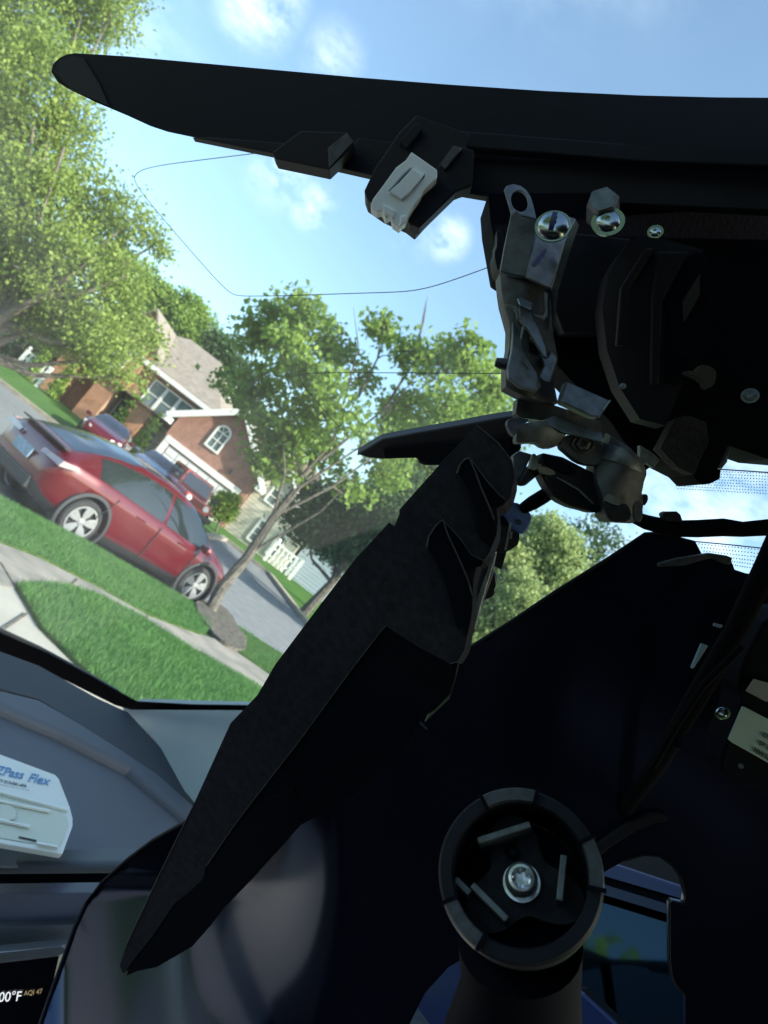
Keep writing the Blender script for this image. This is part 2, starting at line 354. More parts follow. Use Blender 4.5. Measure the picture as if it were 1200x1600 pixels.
walk = npoly([(-160, 755), (-20, 840), (60, 870), (150, 915), (230, 960), (310, 990), (350, 1004), (400, 1040), (440, 1066), (520, 1108), (640, 1182), (640, 1290), (520, 1165), (470, 1118), (400, 1080), (283, 1014), (210, 968), (100, 926), (60, 918), (22, 920), (-200, 870)])
drape('sidewalk', walk, .006, M['walk'], nearz, .3, .5)
drv = [(-9.5, 6.5)] + npoly([(-160, 765), (22, 918), (62, 984), (130, 1052), (200, 1112), (330, 1330)]) + [(1.5, 4), (1.5, -6), (-9.5, -6)]
drape('driveway', drv, 0, M['conc'], nearz, .3, .7)
lot = [(-.9, 13.4), (1.6, 14.1), (8, 14.6), (60, 14), (60, -8), (1.5, -8), (1.5, 4.6), (-1.4, 8)]
drape('near_lot', lot, -.02, M['grass2'], nearz if False else (lambda x, y: min(.5, .1+.05*max(0, (x*.3+14.5-y)*.6))), .4, 2)
mo = smoothp(npoly([(296, 945), (318, 940), (350, 950), (372, 985), (385, 1015), (372, 1022), (345, 1008), (322, 985)]), 2)
V, F = tri2d(mo, grid=.15); cx = sum(p[0] for p in mo)/len(mo); cy = sum(p[1] for p in mo)/len(mo)
V3 = [Vector((v[0], v[1], nearz(*v)+.05+.05*max(0, 1-((v[0]-cx)**2+(v[1]-cy)**2)/.5)+rnd.uniform(0, .02))) for v in V]
W, G = extrude(V3, F, Vector((0, 0, -.3))); tag(mobj('mulch_bed', W, G, M['mulch'], smooth=False), kind='structure')
jn = MB()
for (a, b) in (((0, 880), (24, 919)), ((120, 905), (96, 930)), ((232, 962), (214, 974)), ((-20, 1000), (40, 960))):
    p, q_ = near(*a), near(*b); z1 = nearz(p.x, p.y)+.012; z2 = nearz(q_.x, q_.y)+.012; jn.bar((p.x, p.y, z1-.004), (q_.x, q_.y, z2-.004), .02, .008)
tag(jn.build('paving_joint', M['mulch']), kind='structure')
# far driveway in front of the garage
fd = [(-12.2, 30.8), (-5.9, 30.2), (-6.9, 41.8), (-12.3, 41.8)]
drape('far_driveway', fd, .02, M['conc'], grid=2)
# grass blades
def blades(name, polys, n, h, mat, zf, lift=.02, wid=.004):
    vs = []; pts = []
    for poly in polys:
        xs_ = [p[0] for p in poly]; ys_ = [p[1] for p in poly]; A = (max(xs_)-min(xs_))*(max(ys_)-min(ys_)); c = 0
        for _ in range(n*4):
            if c >= n: break
            x = rnd.uniform(min(xs_), max(xs_)); y = rnd.uniform(min(ys_), max(ys_))
            if y > 3 and pip(x, y, poly): pts.append((x, y)); c += 1
    q = np.array(pts); m = len(q); z = np.array([zf(*p) for p in pts])+lift
    a = nr.uniform(0, math.tau, m); hh = h*nr.uniform(.5, 1.3, m); ln = nr.normal(0, .35, (m, 2))*hh[:, None]
    v = np.zeros((m, 3, 3)); dx = np.cos(a)*wid; dy = np.sin(a)*wid
    v[:, 0] = np.stack([q[:, 0]-dx, q[:, 1]-dy, z], 1); v[:, 1] = np.stack([q[:, 0]+dx, q[:, 1]+dy, z], 1); v[:, 2] = np.stack([q[:, 0]+ln[:, 0], q[:, 1]+ln[:, 1], z+hh], 1)
    o = fastmesh(name, v.reshape(-1, 3), 3, mat); tag(o, kind='stuff', label='short mown green grass blades on the near lawn', cat='grass')
def fastmesh(name, v, k, mat, parent=None):
    base = root_loc(parent) if parent is not None else Vector(v.mean(0)); vv = v-np.array(base)
    n = len(vv); me = bpy.data.meshes.new(name); me.vertices.add(n); me.vertices.foreach_set('co', vv.astype(np.float32).ravel())
    me.loops.add(n); me.loops.foreach_set('vertex_index', np.arange(n, dtype=np.int32)); me.polygons.add(n//k)
    me.polygons.foreach_set('loop_start', np.arange(0, n, k, dtype=np.int32)); me.polygons.foreach_set('loop_total', np.full(n//k, k, dtype=np.int32))
    me.update(calc_edges=True); me.materials.append(mat); o = bpy.data.objects.new(name, me); COL.objects.link(o)
    if parent is not None: o.parent = parent
    else: o.location = base
    return o
blades('grass', [inner], 90000, .055, M['leafb'], nearz)
blades('grass', [verge_l], 60000, .055, M['leafb'], nearz)
blades('grass', [verge_r], 12000, .06, M['leafb'], nearz)

# ------------------------------------------------------------------ trees
def leaves(blobs, n, size, seed=1, cl=26, clr=.32, flat=.6):
    """blobs: (centre, radius); leaves gathered in twig clusters, thicker at the surface"""
    g = np.random.default_rng(seed); vol = np.array([b[1]**2.2 for b in blobs]); pr = vol/vol.sum(); nc = max(1, n//cl)
    bi = g.choice(len(blobs), nc, p=pr); c = np.array([list(blobs[i][0]) for i in bi]); rr = np.array([blobs[i][1] for i in bi])
    d = g.normal(size=(nc, 3)); d /= np.linalg.norm(d, axis=1)[:, None]; rad = rr*(g.uniform(.25, 1.12, nc)**.6)
    cc = c + d*rad[:, None]*np.array([1, 1, .92])
    k = g.integers(0, nc, n); sc = clr*g.uniform(.5, 1.4, nc)[k]
    p = cc[k] + g.normal(size=(n, 3))*sc[:, None]*np.array([.62, .62, flat*.5])
    t = g.normal(size=(n, 3)); t[:, 2] -= .35; t /= np.linalg.norm(t, axis=1)[:, None]
    b = np.cross(t, g.normal(size=(n, 3))); b /= np.linalg.norm(b, axis=1)[:, None]; nn = np.cross(t, b)
    s = size*g.uniform(.55, 1.25, n)[:, None]
    v = np.stack([p-t*s*.5, p+b*s*.36+nn*s*.1-t*s*.05, p+t*s*.5, p-b*s*.36+nn*s*.1-t*s*.05], 1)
    return v.reshape(-1, 3)
def limb(mb, pts, r0, r1, n=8, wob=.0):
    m = len(pts); mb.tube(pts, [r0+(r1-r0)*i/(m-1) for i in range(m)], n)
def tree(name, label, cat, base, trunk, blobs, n, size, leafmat, barkmat, r0=.16, group=None, seed=1, cl=26, clr=.32, limbs=(), twigs=0, fork=3, lr_=.4, flat=.6):
    root = thing(name, base, label, cat, group)
    tb = MB(); pts = [Vector(base)-Vector((0, 0, .2))]+[Vector(p) for p in trunk]; limb(tb, pts, r0, r0*.55)
    top = pts[-1]; lr = random.Random(seed)
    for i, (c, rr) in enumerate(blobs):
        c = Vector(c); s = pts[-1-(i % min(fork, len(pts)-1))] if len(pts) > 2 else top
        if len(limbs) > 4:
            cand = [p for l, _, _ in limbs for p in l[1:]]; s = min(cand, key=lambda p: (p-c).length if p.z < c.z else 99)
            if (s-c).length > 1.6: continue
        mid = s.lerp(c, .5)+Vector((lr.uniform(-.2, .2), lr.uniform(-.2, .2), -.12*(c-s).length)); limb(tb, [s, mid, c], r0*lr_, r0*.06, 6)
        for _ in range(twigs):
            e = c+Vector((lr.gauss(0, 1), lr.gauss(0, 1), lr.gauss(.3, .8))).normalized()*rr*lr.uniform(.7, 1.2); limb(tb, [mid.lerp(c, .6), c.lerp(e, .5)+Vector((0, 0, .05)), e], r0*.12, r0*.03, 4)
    for l, a, b_ in limbs: limb(tb, l, a, b_, 6)
    tb.build('trunk', barkmat, root, smooth=True)
    fastmesh('crown', leaves(blobs, n, size, seed, cl, clr, flat), 4, leafmat, root)
    return root
def B(px, py, rpx, Y, dy=0): q = P(px, py, Y+dy); return (q, rpx/FPX*Y)
# middle maple on the verge
Yt = 14.0
q0 = near(330, 958)
T2p = [(345, 920), (385, 872), (425, 812), (462, 765)]
blobs = [B(x, y, r, Yt, dy) for x, y, r, dy in ((430, 510, 42, .3), (480, 490, 34, -.4), (395, 530, 26, .6), (455, 560, 40, -.6), (405, 600, 34, .2), (380, 630, 20, .8), (410, 665, 22, .2), (520, 545, 36, .5), (500, 600, 38, -.9),
     (600, 515, 30, .4), (640, 555, 30, -.3), (690, 560, 34, .6), (735, 550, 36, -.5), (765, 600, 34, .3), (570, 590, 26, 1), (460, 660, 44, -.2), (430, 720, 40, .5), (500, 700, 36, .9), (540, 650, 30, -.8),
     (640, 640, 34, .8), (700, 630, 36, -.7), (740, 660, 30, .2), (590, 690, 30, .4), (545, 760, 30, .9), (610, 735, 34, .7), (350, 600, 18, .9))]
tw = []
def pp(x, y, dy=0): return P(x, y, Yt+dy)
for l in ([(425, 812), (470, 760), (560, 700), (640, 600), (700, 520)], [(470, 745), (520, 690), (545, 600), (560, 540), (552, 480)], [(470, 745), (450, 650), (430, 540)], [(500, 720), (600, 640), (720, 570)],
          [(440, 800), (520, 760), (600, 700), (680, 660)], [(425, 812), (445, 740), (440, 660), (395, 600)], [(560, 620), (590, 560), (610, 500)], [(600, 640), (650, 560), (665, 470)], [(650, 545), (662, 500), (668, 462)], [(380, 870), (440, 835), (500, 800), (560, 740)]):
    tw.append(([pp(x, y, i*.12*((-1)**len(tw))) for i, (x, y) in enumerate(l)], .034, .003))
tree('maple_tree', 'slim young maple growing on the verge just beyond the front of the dark red crossover', 'tree', q0, [pp(x, y) for x, y in T2p], blobs, 16000, .13, M['leaf'], M['bark'], .125, seed=3, cl=16, clr=.26, limbs=tw, twigs=3, fork=1, lr_=.13)
# tall tree at the left edge
Y1 = 24
bl = [B(x, y, r, Y1, dy) for x, y, r, dy in ((40, 30, 80, 0), (130, 20, 60, 1), (175, 20, 35, 0), (60, 130, 90, -1), (20, 240, 90, 1), (110, 215, 50, 1), (60, 330, 90, -1), (140, 300, 50, 0), (160, 370, 60, 1), (100, 420, 70, -1),
      (210, 340, 40, 0), (245, 380, 30, .5), (40, 440, 70, 1), (180, 440, 55, 0), (110, 500, 60, 1), (200, 490, 45, 1.5), (225, 540, 32, 1), (170, 560, 35, 1), (-60, 60, 100, 0), (-80, 250, 130, 1), (-60, 420, 90, 0), (150, -60, 90, 0), (30, -100, 120, 1), (200, 590, 22, 1), (140, 560, 34, 0), (90, 540, 24, 1), (60, 510, 30, 0), (150, 520, 44, -1), (185, 535, 34, 0))]
b1 = P(-90, 600, Y1); b1.z = -.1
tree('shade_tree', 'huge leafy shade tree filling the upper left corner of the view', 'tree', b1, [P(-60, 540, Y1), P(0, 500, Y1), P(80, 450, Y1)], bl, 120000, .13, M['leafy'], M['barkl'], .4, seed=5, cl=30, clr=.5,
     limbs=[([P(-40, 520, Y1), P(60, 465, Y1-1), P(110, 432, Y1-1), P(150, 400, Y1-1)], .16, .04), ([P(60, 465, Y1-1), P(140, 455, Y1-1), P(200, 430, Y1-1)], .08, .02), ([P(100, 230, Y1-2), P(60, 350, Y1-2)], .05, .03)])
# woodland tree behind the house
def simple(px, py, r, Y, name, label, mat, n, size, blobs_, grp=None, seed=9, bark='bark', cl=26, clr=.6):
    q = P(px, py, Y); b = Vector((q.x, Y, gz(q.x, Y)))
    return tree(name, label, 'tree', b, [Vector((q.x+.2, Y, b.z+(q.z-b.z)*.5)), q], [B(x, y, rr, Y, dy) for x, y, rr, dy in blobs_], n, size, mat, M[bark], .22, group=grp, seed=seed, cl=cl, clr=clr)
G4 = 'trees standing behind the brick house'
simple(240, 500, 40, 60, 'oak_tree', 'left one of the trees behind the brick house roof, near the brick gable', M['leaf'], 15000, .26, [(215, 440, 38, 0), (245, 470, 34, 1), (200, 470, 40, 2), (235, 515, 30, 0), (180, 420, 40, 3)], G4, 21)
simple(300, 520, 40, 62, 'oak_tree', 'middle one of the trees behind the brick house, rising above the roof ridge', M['leaf'], 15000, .26, [(290, 490, 34, 0), (315, 510, 28, 1), (275, 500, 28, -1), (310, 550, 34, 0), (290, 545, 30, 0)], G4, 22)
simple(350, 570, 40, 58, 'oak_tree', 'right one of the trees behind the brick house, beside the young maple crown', M['leafd'], 15000, .26, [(345, 545, 28, 0), (365, 580, 30, 1), (350, 610, 30, 0), (380, 640, 28, -1), (395, 680, 30, 0)], G4, 23)
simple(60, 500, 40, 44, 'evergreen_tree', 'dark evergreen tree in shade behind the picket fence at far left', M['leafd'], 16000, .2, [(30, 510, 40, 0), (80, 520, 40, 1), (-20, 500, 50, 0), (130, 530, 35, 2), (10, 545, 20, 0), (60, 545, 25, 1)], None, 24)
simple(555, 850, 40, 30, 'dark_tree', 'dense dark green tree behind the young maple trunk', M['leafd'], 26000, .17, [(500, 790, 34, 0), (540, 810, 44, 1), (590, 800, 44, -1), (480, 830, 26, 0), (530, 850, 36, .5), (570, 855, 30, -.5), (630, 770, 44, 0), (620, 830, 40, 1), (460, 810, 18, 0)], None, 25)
simple(680, 760, 40, 34, 'leafy_tree', 'mid green tree behind the lower black trim wing', M['leaf'], 26000, .2, [(650, 700, 40, 0), (700, 680, 40, 1), (740, 720, 44, 0), (780, 670, 34, 0), (700, 750, 44, 0), (660, 780, 34, 0), (760, 640, 30, 1), (620, 660, 26, 0)], None, 26, bark='barkl')
simple(850, 920, 40, 26, 'pale_tree', 'pale yellow green tree seen between the spear trim and the glossy shell', M['leafp'], 36000, .15, [(790, 860, 44, 0), (840, 880, 48, 1), (880, 900, 40, 0), (820, 940, 46, -1), (760, 980, 40, 0), (870, 850, 36, 0), (780, 930, 40, .5), (740, 1010, 40, 0), (850, 830, 30, 0), (830, 1000, 50, 0)], None, 27, bark='barkl', clr=.35)
simple(940, 860, 40, 38, 'bare_twig_tree', 'thin grey twigged tree against white sky right of the metal joint', M['leafd'], 1800, .2, [(930, 830, 34, 0), (960, 850, 30, 1), (915, 870, 30, 0)], None, 28, clr=.6)
# the tree that the mirror glass shows
bt = Vector((-10.6, -6.2, .3))
tree('tall_tree', 'tall green tree reflected in the dark mirror glass at the lower right', 'tree', bt, [bt+Vector((0, 0, 4)), bt+Vector((.2, .2, 7))], [(bt+Vector(q_)-Vector((0, 0, .6)), r_*.9) for q_, r_ in (((0, 0, 7.5), 2.8), ((-1, 2, 7), 2.4), ((1.5, -2, 7.5), 2.5), ((0, 1, 10), 2.3), ((.5, -1.4, 10), 2.2), ((.3, -.3, 12), 1.6), ((.6, -2.6, 9), 1.7))], 20000, .3, M['leaf'], M['bark'], .25, seed=31, clr=.6)

def shrub(px0, py0, px1, py1, Y, rpx, label, n=2600, seed=1):
    a = P(px0, py0, Y); b = P(px1, py1, Y); a.z = gz(a.x, Y); root = thing('columnar_shrub', a, label, 'shrub', 'columnar shrubs by the brick house')
    r = rpx/FPX*Y; H = (b-a).length; bs = [(a.lerp(b, t), r*(1.05-t*.75)) for t in (.1, .25, .4, .55, .7, .85)]+[(b, r*.2)]
    fastmesh('foliage', leaves(bs, n, .16, seed, 18, .16), 4, M['shrub'], root)
    MB().tube([a-Vector((0, 0, .1)), b.lerp(a, .2)], .05, 6).build('stem', M['bark'], root)
shrub(48, 588, 86, 532, 40, 9, 'yellow green columnar shrub just right of the far white fence', seed=41)
shrub(88, 610, 122, 562, 40, 8, 'narrow columnar shrub right of the shuttered window of the far left house', seed=42)
shrub(178, 664, 224, 610, 39, 8, 'tall pointed shrub at the brick house wall behind the dark red sedan', seed=43)
shrub(218, 694, 252, 648, 39, 9, 'shorter pointed shrub next to the brick garage corner', seed=44)
rb = P(352, 815, 36); rb.z = gz(rb.x, 36)
root = thing('round_bush', rb, 'round yellow green bush at the garage corner beside the red off-roader', 'bush')
fastmesh('foliage', leaves([B(350, 788, 21, 36), B(342, 800, 17, 36), B(362, 780, 14, 36), B(355, 800, 16, 36)], 9000, .1, 45, 16, .14), 4, M['shrub'], root)
MB().tube([rb-Vector((0, 0, .1)), P(350, 790, 36)], .06, 6).build('stem', M['bark'], root)

# ------------------------------------------------------------------ houses
def prism_roof(x0, x1, y0, y1, ze, zr, th=.16):
    """gable with the ridge along Y"""
    xm = (x0+x1)/2; v = []; f = []
    for y in (y0, y1): v += [(x0, y, ze), (xm, y, zr), (x1, y, ze), (x1-.0, y, ze-th), (xm, y, zr-th), (x0, y, ze-th)]
    f = [(0, 6, 7, 1), (1, 7, 8, 2), (5, 4, 10, 11), (4, 3, 9, 10), (0, 1, 4, 5), (1, 2, 3, 4), (6, 11, 10, 7), (7, 10, 9, 8), (0, 5, 11, 6), (2, 8, 9, 3)]
    return MB().add(v, f)
def gable_wall(x0, x1, y0, y1, z0, ze, zr):
    xm = (x0+x1)/2; v = []
    for y in (y0, y1): v += [(x0, y, z0), (x1, y, z0), (x1, y, ze), (xm, y, zr), (x0, y, ze)]
    return MB().add(v, [(0, 1, 2, 3, 4), (9, 8, 7, 6, 5), (0, 5, 6, 1), (1, 6, 7, 2), (2, 7, 8, 3), (3, 8, 9, 4), (4, 9, 5, 0)])
def window(root, x0, x1, z0, z1, y, nx=2, nz=2, arch=False, fr=.1, m='wtrim'):
    """frame proud of the wall, glass set back inside it"""
    f = MB(); f.box(x0-fr, x0, y-.1, y-.003, z0-fr, z1+(0 if arch else fr)); f.box(x1, x1+fr, y-.1, y-.003, z0-fr, z1+(0 if arch else fr)); f.box(x0, x1, y-.1, y-.003, z0-fr, z0)
    if not arch: f.box(x0, x1, y-.1, y-.003, z1, z1+fr)
    for i in range(1, nx): x = x0+(x1-x0)*i/nx; f.box(x-.025, x+.025, y-.06, y-.02, z0, z1)
    for i in range(1, nz): z = z0+(z1-z0)*i/nz; f.box(x0, x1, y-.065, y-.025, z-.025, z+.025)
    w_ = f.build('window', M[m], root)
    g = MB().box(x0, x1, y-.03, y-.005, z0, z1)
    if arch:
        xm = (x0+x1)/2; r = (x1-x0)/2; n = 12; fa = MB()
        for i in range(n):
            a, b = math.pi*i/n, math.pi*(i+1)/n
            fa.bar((xm+(r+fr/2)*math.cos(a), y-.05, z1+(r+fr/2)*math.sin(a)), (xm+(r+fr/2)*math.cos(b), y-.05, z1+(r+fr/2)*math.sin(b)), .09, fr, (0, 1, 0))
        for a in (math.pi/3, 2*math.pi/3): fa.bar((xm, y-.05, z1), (xm+r*math.cos(a), y-.05, z1+r*math.sin(a)), .03, .04, (0, 1, 0))
        fa.box(x0, x1, y-.075, y-.02, z1-.03, z1+.03); fa.build('arch_trim', M[m], w_)
        g.add([(xm+r*math.cos(math.pi*i/n), y-.012, z1+r*math.sin(math.pi*i/n)) for i in range(n+1)], [tuple(range(n+1))])
    g.build('pane', M['win'], w_)
H = thing('brick_house', (-11, 46, .3), 'two storey red brick house with a gabled garage wing across the street', 'house')
# garage wing
gx0, gx1, gy, gze, gzr = -12.0, -6.45, 42, 3.62, 6.0
g_ = gable_wall(gx0, gx1, gy, gy+8, -.1, gze, gzr-.12); g_.build('wall', M['brick'], H)
prism_roof(gx0-.45, gx1+.45, gy-.45, gy+8.4, gze-.18, gzr+.16).build('roof', M['roofb'], H)
tr = MB(); xm = (gx0+gx1)/2
for sx, xe in ((-1, gx0-.5), (1, gx1+.5)):
    tr.bar((xe, gy-.5, gze-.32), (xm, gy-.5, gzr+.04), .09, .34, (0, 1, 0) if False else (0, 0, 1))
    tr.box(xe-.12 if sx < 0 else xe-.35, xe+.35 if sx < 0 else xe+.12, gy-.5, gy+.1, gze-.62, gze-.3)
tr.box(xe-.02, xe+.12, gy+.12, gy+8, gze-.5, gze-.3)
tr.build('rake_trim', M['wtrim'], H)
window(H, -9.93, -9.22, 3.35, 4.35, gy, 2, 2, arch=True)
gd = MB(); gd.box(-11.45, -7.25, gy-.06, gy-.004, .3, 2.05); gdo = gd.build('garage_door', M['gdoor'], H)
pn = MB()
for r_ in range(4):
    for c_ in range(6): pn.box(-11.38+c_*.69, -10.8+c_*.69, gy-.085, gy-.062, .38+r_*.42, .7+r_*.42)
pn.build('door_panel', M['wtrim'], gdo)
tf = MB(); tf.box(-11.85, -11.5, gy-.12, gy-.005, .3, 2.15); tf.box(-7.2, -6.85, gy-.12, gy-.005, .3, 2.15); tf.box(-11.85, -6.85, gy-.14, gy-.005, 2.152, 2.5); tf.build('door_surround', M['wtrim'], H)
lm = MB().lathe((-7.9, gy-.14, 2.95), (0, 0, 1), [(.0, -.15), (.09, -.12), (.11, .1), (.02, .2)], 8); lm.box(-7.95, -7.85, gy-.1, gy, 2.9, 3.0); lm.build('wall_lantern', M['ink'], H)
# main block with hip roof
mx0, mx1, my0, my1, mze, mzr = -20.0, -11.2, 44.2, 54, 5.1, 8.3
MB().box(mx0, mx1, my0, my1, -.1, mze-.002).build('wall', M['brick'], H)
e = .5; hv = [(mx0-e, my0-e, mze), (mx1+e, my0-e, mze), (mx1+e, my1+e, mze), (mx0-e, my1+e, mze), (mx0+3.4, (my0+my1)/2, mzr), (mx1-2.9, (my0+my1)/2, mzr)]
MB().add(hv, [(0, 1, 5, 4), (2, 3, 4, 5), (3, 0, 4), (1, 2, 5), (3, 2, 1, 0)]).build('roof', M['roof'], H)
tr = MB(); tr.box(mx0-e-.05, mx1+e+.05, my0-e-.08, my0-e-.003, mze-.22, mze+.04); tr.box(mx1+e+.003, mx1+e+.08, my0-e, my1+e, mze-.22, mze+.04); tr.box(mx0-.4, mx1+.4, my0-e, my0-.01, mze-.26, mze-.225); tr.build('fascia', M['wtrim'], H)
wa = P(250, 600, 44.2)
for i in range(4): window(H, -14.95+i*.93, -14.2+i*.93, 3.05, 4.55, my0, 1, 2, fr=.08)
for i in range(2): window(H, -19.2+i*1.6, -18.1+i*1.6, 3.0, 4.5, my0, 2, 2)
MB().lathe((-12.6, 50, 7.2), (0, 0, 1), [(.05, -.6), (.05, .5), (.09, .5), (.09, .6), (0, .6)], 8).build('vent_pipe', M['wtrim'], H)
# brick gable at the left end of the main roof
g2 = gable_wall(-18.6, -15.9, 43.7, 50, -.1, 5.9, 7.7); g2.build('wall', M['brick_lit'], H)
prism_roof(-18.9, -15.6, 43.4, 50, 5.75, 7.85).build('roof', M['roof'], H)
window(H, -17.65, -16.85, 3.2, 4.8, 43.7, 2, 2)
# ground floor bay / porch piers, their sunlight put into the orange brick colour
for i, x in enumerate((-19.3, -16.9, -14.6)):
    MB().box(x, x+1.15, 42.4, 43.69, -.1, 2.95).build('brick_pier', M['brick_lit'], H)
MB().box(-19.6, -12.2, 42.1, 44.18, 2.955, 3.05).build('porch_roof', M['roofb'], H)
for x0, x1 in ((-13.35, -12.45),): window(H, x0, x1, 1.0, 2.6, my0, 2, 2)
window(H, -15.75, -15.35, .9, 2.5, my0-.01, 1, 2)
# cream siding wing to the right
wx0, wx1 = -6.4, -2.6
MB().box(wx0, wx1, 42.4, 49, -.1, 3.55).build('siding_wall', M['beige'], H)
sb = MB()
for i in range(17): sb.box(wx0, wx1+.012, 42.375, 42.399, i*.21, i*.21+.16)
sb.build('clapboards', M['beige'], H)
g3 = gable_wall(-6.4, -4.0, 42.38, 43.0, 3.5, 3.55, 4.75); g3.build('gable_end', M['beige'], H)
prism_roof(-6.6, -3.8, 42.1, 46, 3.55, 4.98).build('roof', M['roofb'], H)
tr = MB(); tr.bar((-6.7, 42.05, 3.45), (-5.2, 42.05, 4.98), .09, .26); tr.bar((-5.2, 42.05, 4.98), (-3.7, 42.05, 3.45), .09, .26); tr.build('rake_trim', M['wtrim'], H)
window(H, -5.55, -5.05, 2.9, 3.7, 42.37, 1, 2, fr=.09)
for x in (-5.0, -3.7): window(H, x, x+.35, .7, 1.9, 42.37, 1, 3, fr=.12)
hv = [(-7.2, 45, 3.56), (-2.0, 42.1, 3.56), (-2.0, 50, 3.56), (-7.2, 52, 3.56), (-6.6, 47.5, 6.6), (-4.4, 47.5, 6.3)]
MB().add(hv, [(0, 1, 5, 4), (1, 2, 5), (2, 3, 4, 5), (3, 0, 4), (3, 2, 1, 0)]).build('roof', M['roofb'], H)
# neighbouring house, far left
H2 = thing('brick_cottage', (-25, 47, .3), 'brick house with white shutters behind the far left fence and shrubs', 'house')
MB().box(-30, -21.2, 46, 54, -.1, 3.6).build('wall', M['brick'], H2)
hv = [(-30.6, 45.4, 3.602), (-20.7, 45.4, 3.602), (-20.7, 54.6, 3.602), (-30.6, 54.6, 3.602), (-27, 50, 6.2), (-24, 50, 6.2)]
MB().add(hv, [(0, 1, 5, 4), (2, 3, 4, 5), (3, 0, 4), (1, 2, 5), (3, 2, 1, 0)]).build('roof', M['roof'], H2)
window(H2, -24.2, -23.1, .9, 2.6, 46, 2, 2); window(H2, -27.2, -26.1, .9, 2.6, 46, 2, 2)
for x in (-24.75, -22.95): MB().box(x, x+.4, 45.9, 45.995, .8, 2.75).build('shutter', M['wtrim'], H2)
# blue grey house on the right
H3 = thing('blue_grey_house', (0, 42, .3), 'pale blue grey sided house wall behind the right hand white fence and dark tree', 'house')
MB().box(-2.4, 9, 44, 54, -.1, 3.4).build('wall', M['bluewall'], H3)
cb = MB()
for i in range(16): cb.box(-2.402, 9, 43.97, 43.999, i*.21, i*.21+.17)
cb.build('clapboards', M['bluewall'], H3)
hv = [(-3, 43.4, 3.402), (9.6, 43.4, 3.402), (9.6, 54.6, 3.402), (-3, 54.6, 3.402), (1, 49, 6.0), (6, 49, 6.0)]
MB().add(hv, [(0, 1, 5, 4), (2, 3, 4, 5), (3, 0, 4), (1, 2, 5), (3, 2, 1, 0)]).build('roof', M['roofb'], H3)
window(H3, 2, 3.2, 1.1, 2.5, 43.96, 2, 2)
def picket(name, label, a, b, Y, n, h):
    a = P(*a, Y); b = P(*b, Y); za = gz(a.x, Y); r = thing(name, (a.x, Y, za), label, 'fence')
    for q in (a, b): MB().box(q.x-.09, q.x+.09, Y-.09, Y+.09, za-.1, za+h+.15).build('post', M['wpaint'], r)
    rl = MB()
    for z in (.35, .75, 1.05): rl.box(a.x+.09, b.x-.09, Y-.03, Y+.03, za+z*h-.06, za+z*h+.05)
    rl.build('rail', M['wpaint'], r)
    pk = MB()
    for i in range(1, n): x = a.x+(b.x-a.x)*i/n; pk.box(x-.05, x+.05, Y-.06, Y-.032, za+.05, za+h)
    pk.build('picket', M['wpaint'], r)
    bl_ = MB().lathe((a.x, Y, za+h+.2), (0, 0, 1), [(0, -.1), (.12, -.05), (.12, .08), (0, .14)], 10); bl_.build('post_cap', M['wpaint'], r)
picket('white_fence', 'short white picket fence with a round post cap at far left by dark trees', (22, 575), (60, 600), 40, 5, 1.15)
picket('white_fence', 'short white picket fence beside the pale blue grey house, right of the maple trunk', (415, 872), (455, 900), 41, 6, 1.1)

# ------------------------------------------------------------------ cars
def interp(tab, x):
    for (a, b), (c, d) in zip(tab[:-1], tab[1:]):
        if x <= c: return b+(d-b)*(x-a)/(c-a) if c > a else d
    return tab[-1][1]
def sm_interp(tab, x, h=.06): return (interp(tab, x-h)+2*interp(tab, x)+interp(tab, x+h))/4
def make_wheel(parent, x, y, side, r=.36, wr=.27):
    w_ = MB().lathe((x, y, r), (0, side, 0), [(wr*.9, -.22), (r-.02, -.22), (r, -.19), (r, -.03), (r-.025, 0), (wr+.02, .005), (wr, -.01)], 40, close=True).build('wheel', M['tyre'], parent, smooth=True, local=True)
    MB().lathe((x, y, r), (0, side, 0), [(0, -.06), (wr, -.06)], 30).build('wheel_disc', M['rimd'], w_, local=True)
    s = MB(); s.lathe((x, y, r), (0, side, 0), [(wr-.025, -.012), (wr+.004, -.012), (wr+.004, .006), (wr-.025, .006)], 36, close=True)
    c = Vector((x, y, r))
    for k_ in range(5):
        a = k_*math.tau/5+.3
        for da in (-.17, .17):
            d0 = Vector((math.cos(a+da*.5), 0, math.sin(a+da*.5))); d1 = Vector((math.cos(a+da), 0, math.sin(a+da)))
            s.bar(c+d0*.03+Vector((0, -.015*side, 0)), c+d1*(wr-.01)+Vector((0, -.008*side, 0)), .055, .03, (0, 1, 0))
            s.bar(c+d1*.12+Vector((0, -.01*side, 0)), c+d1*(wr-.01)+Vector((0, -.006*side, 0)), .075, .02, (0, 1, 0))
    s.lathe((x, y, r), (0, side, 0), [(.055, -.02), (.055, .012), (0, .018)], 16); s.build('rim', M['rim'], w_, local=True)
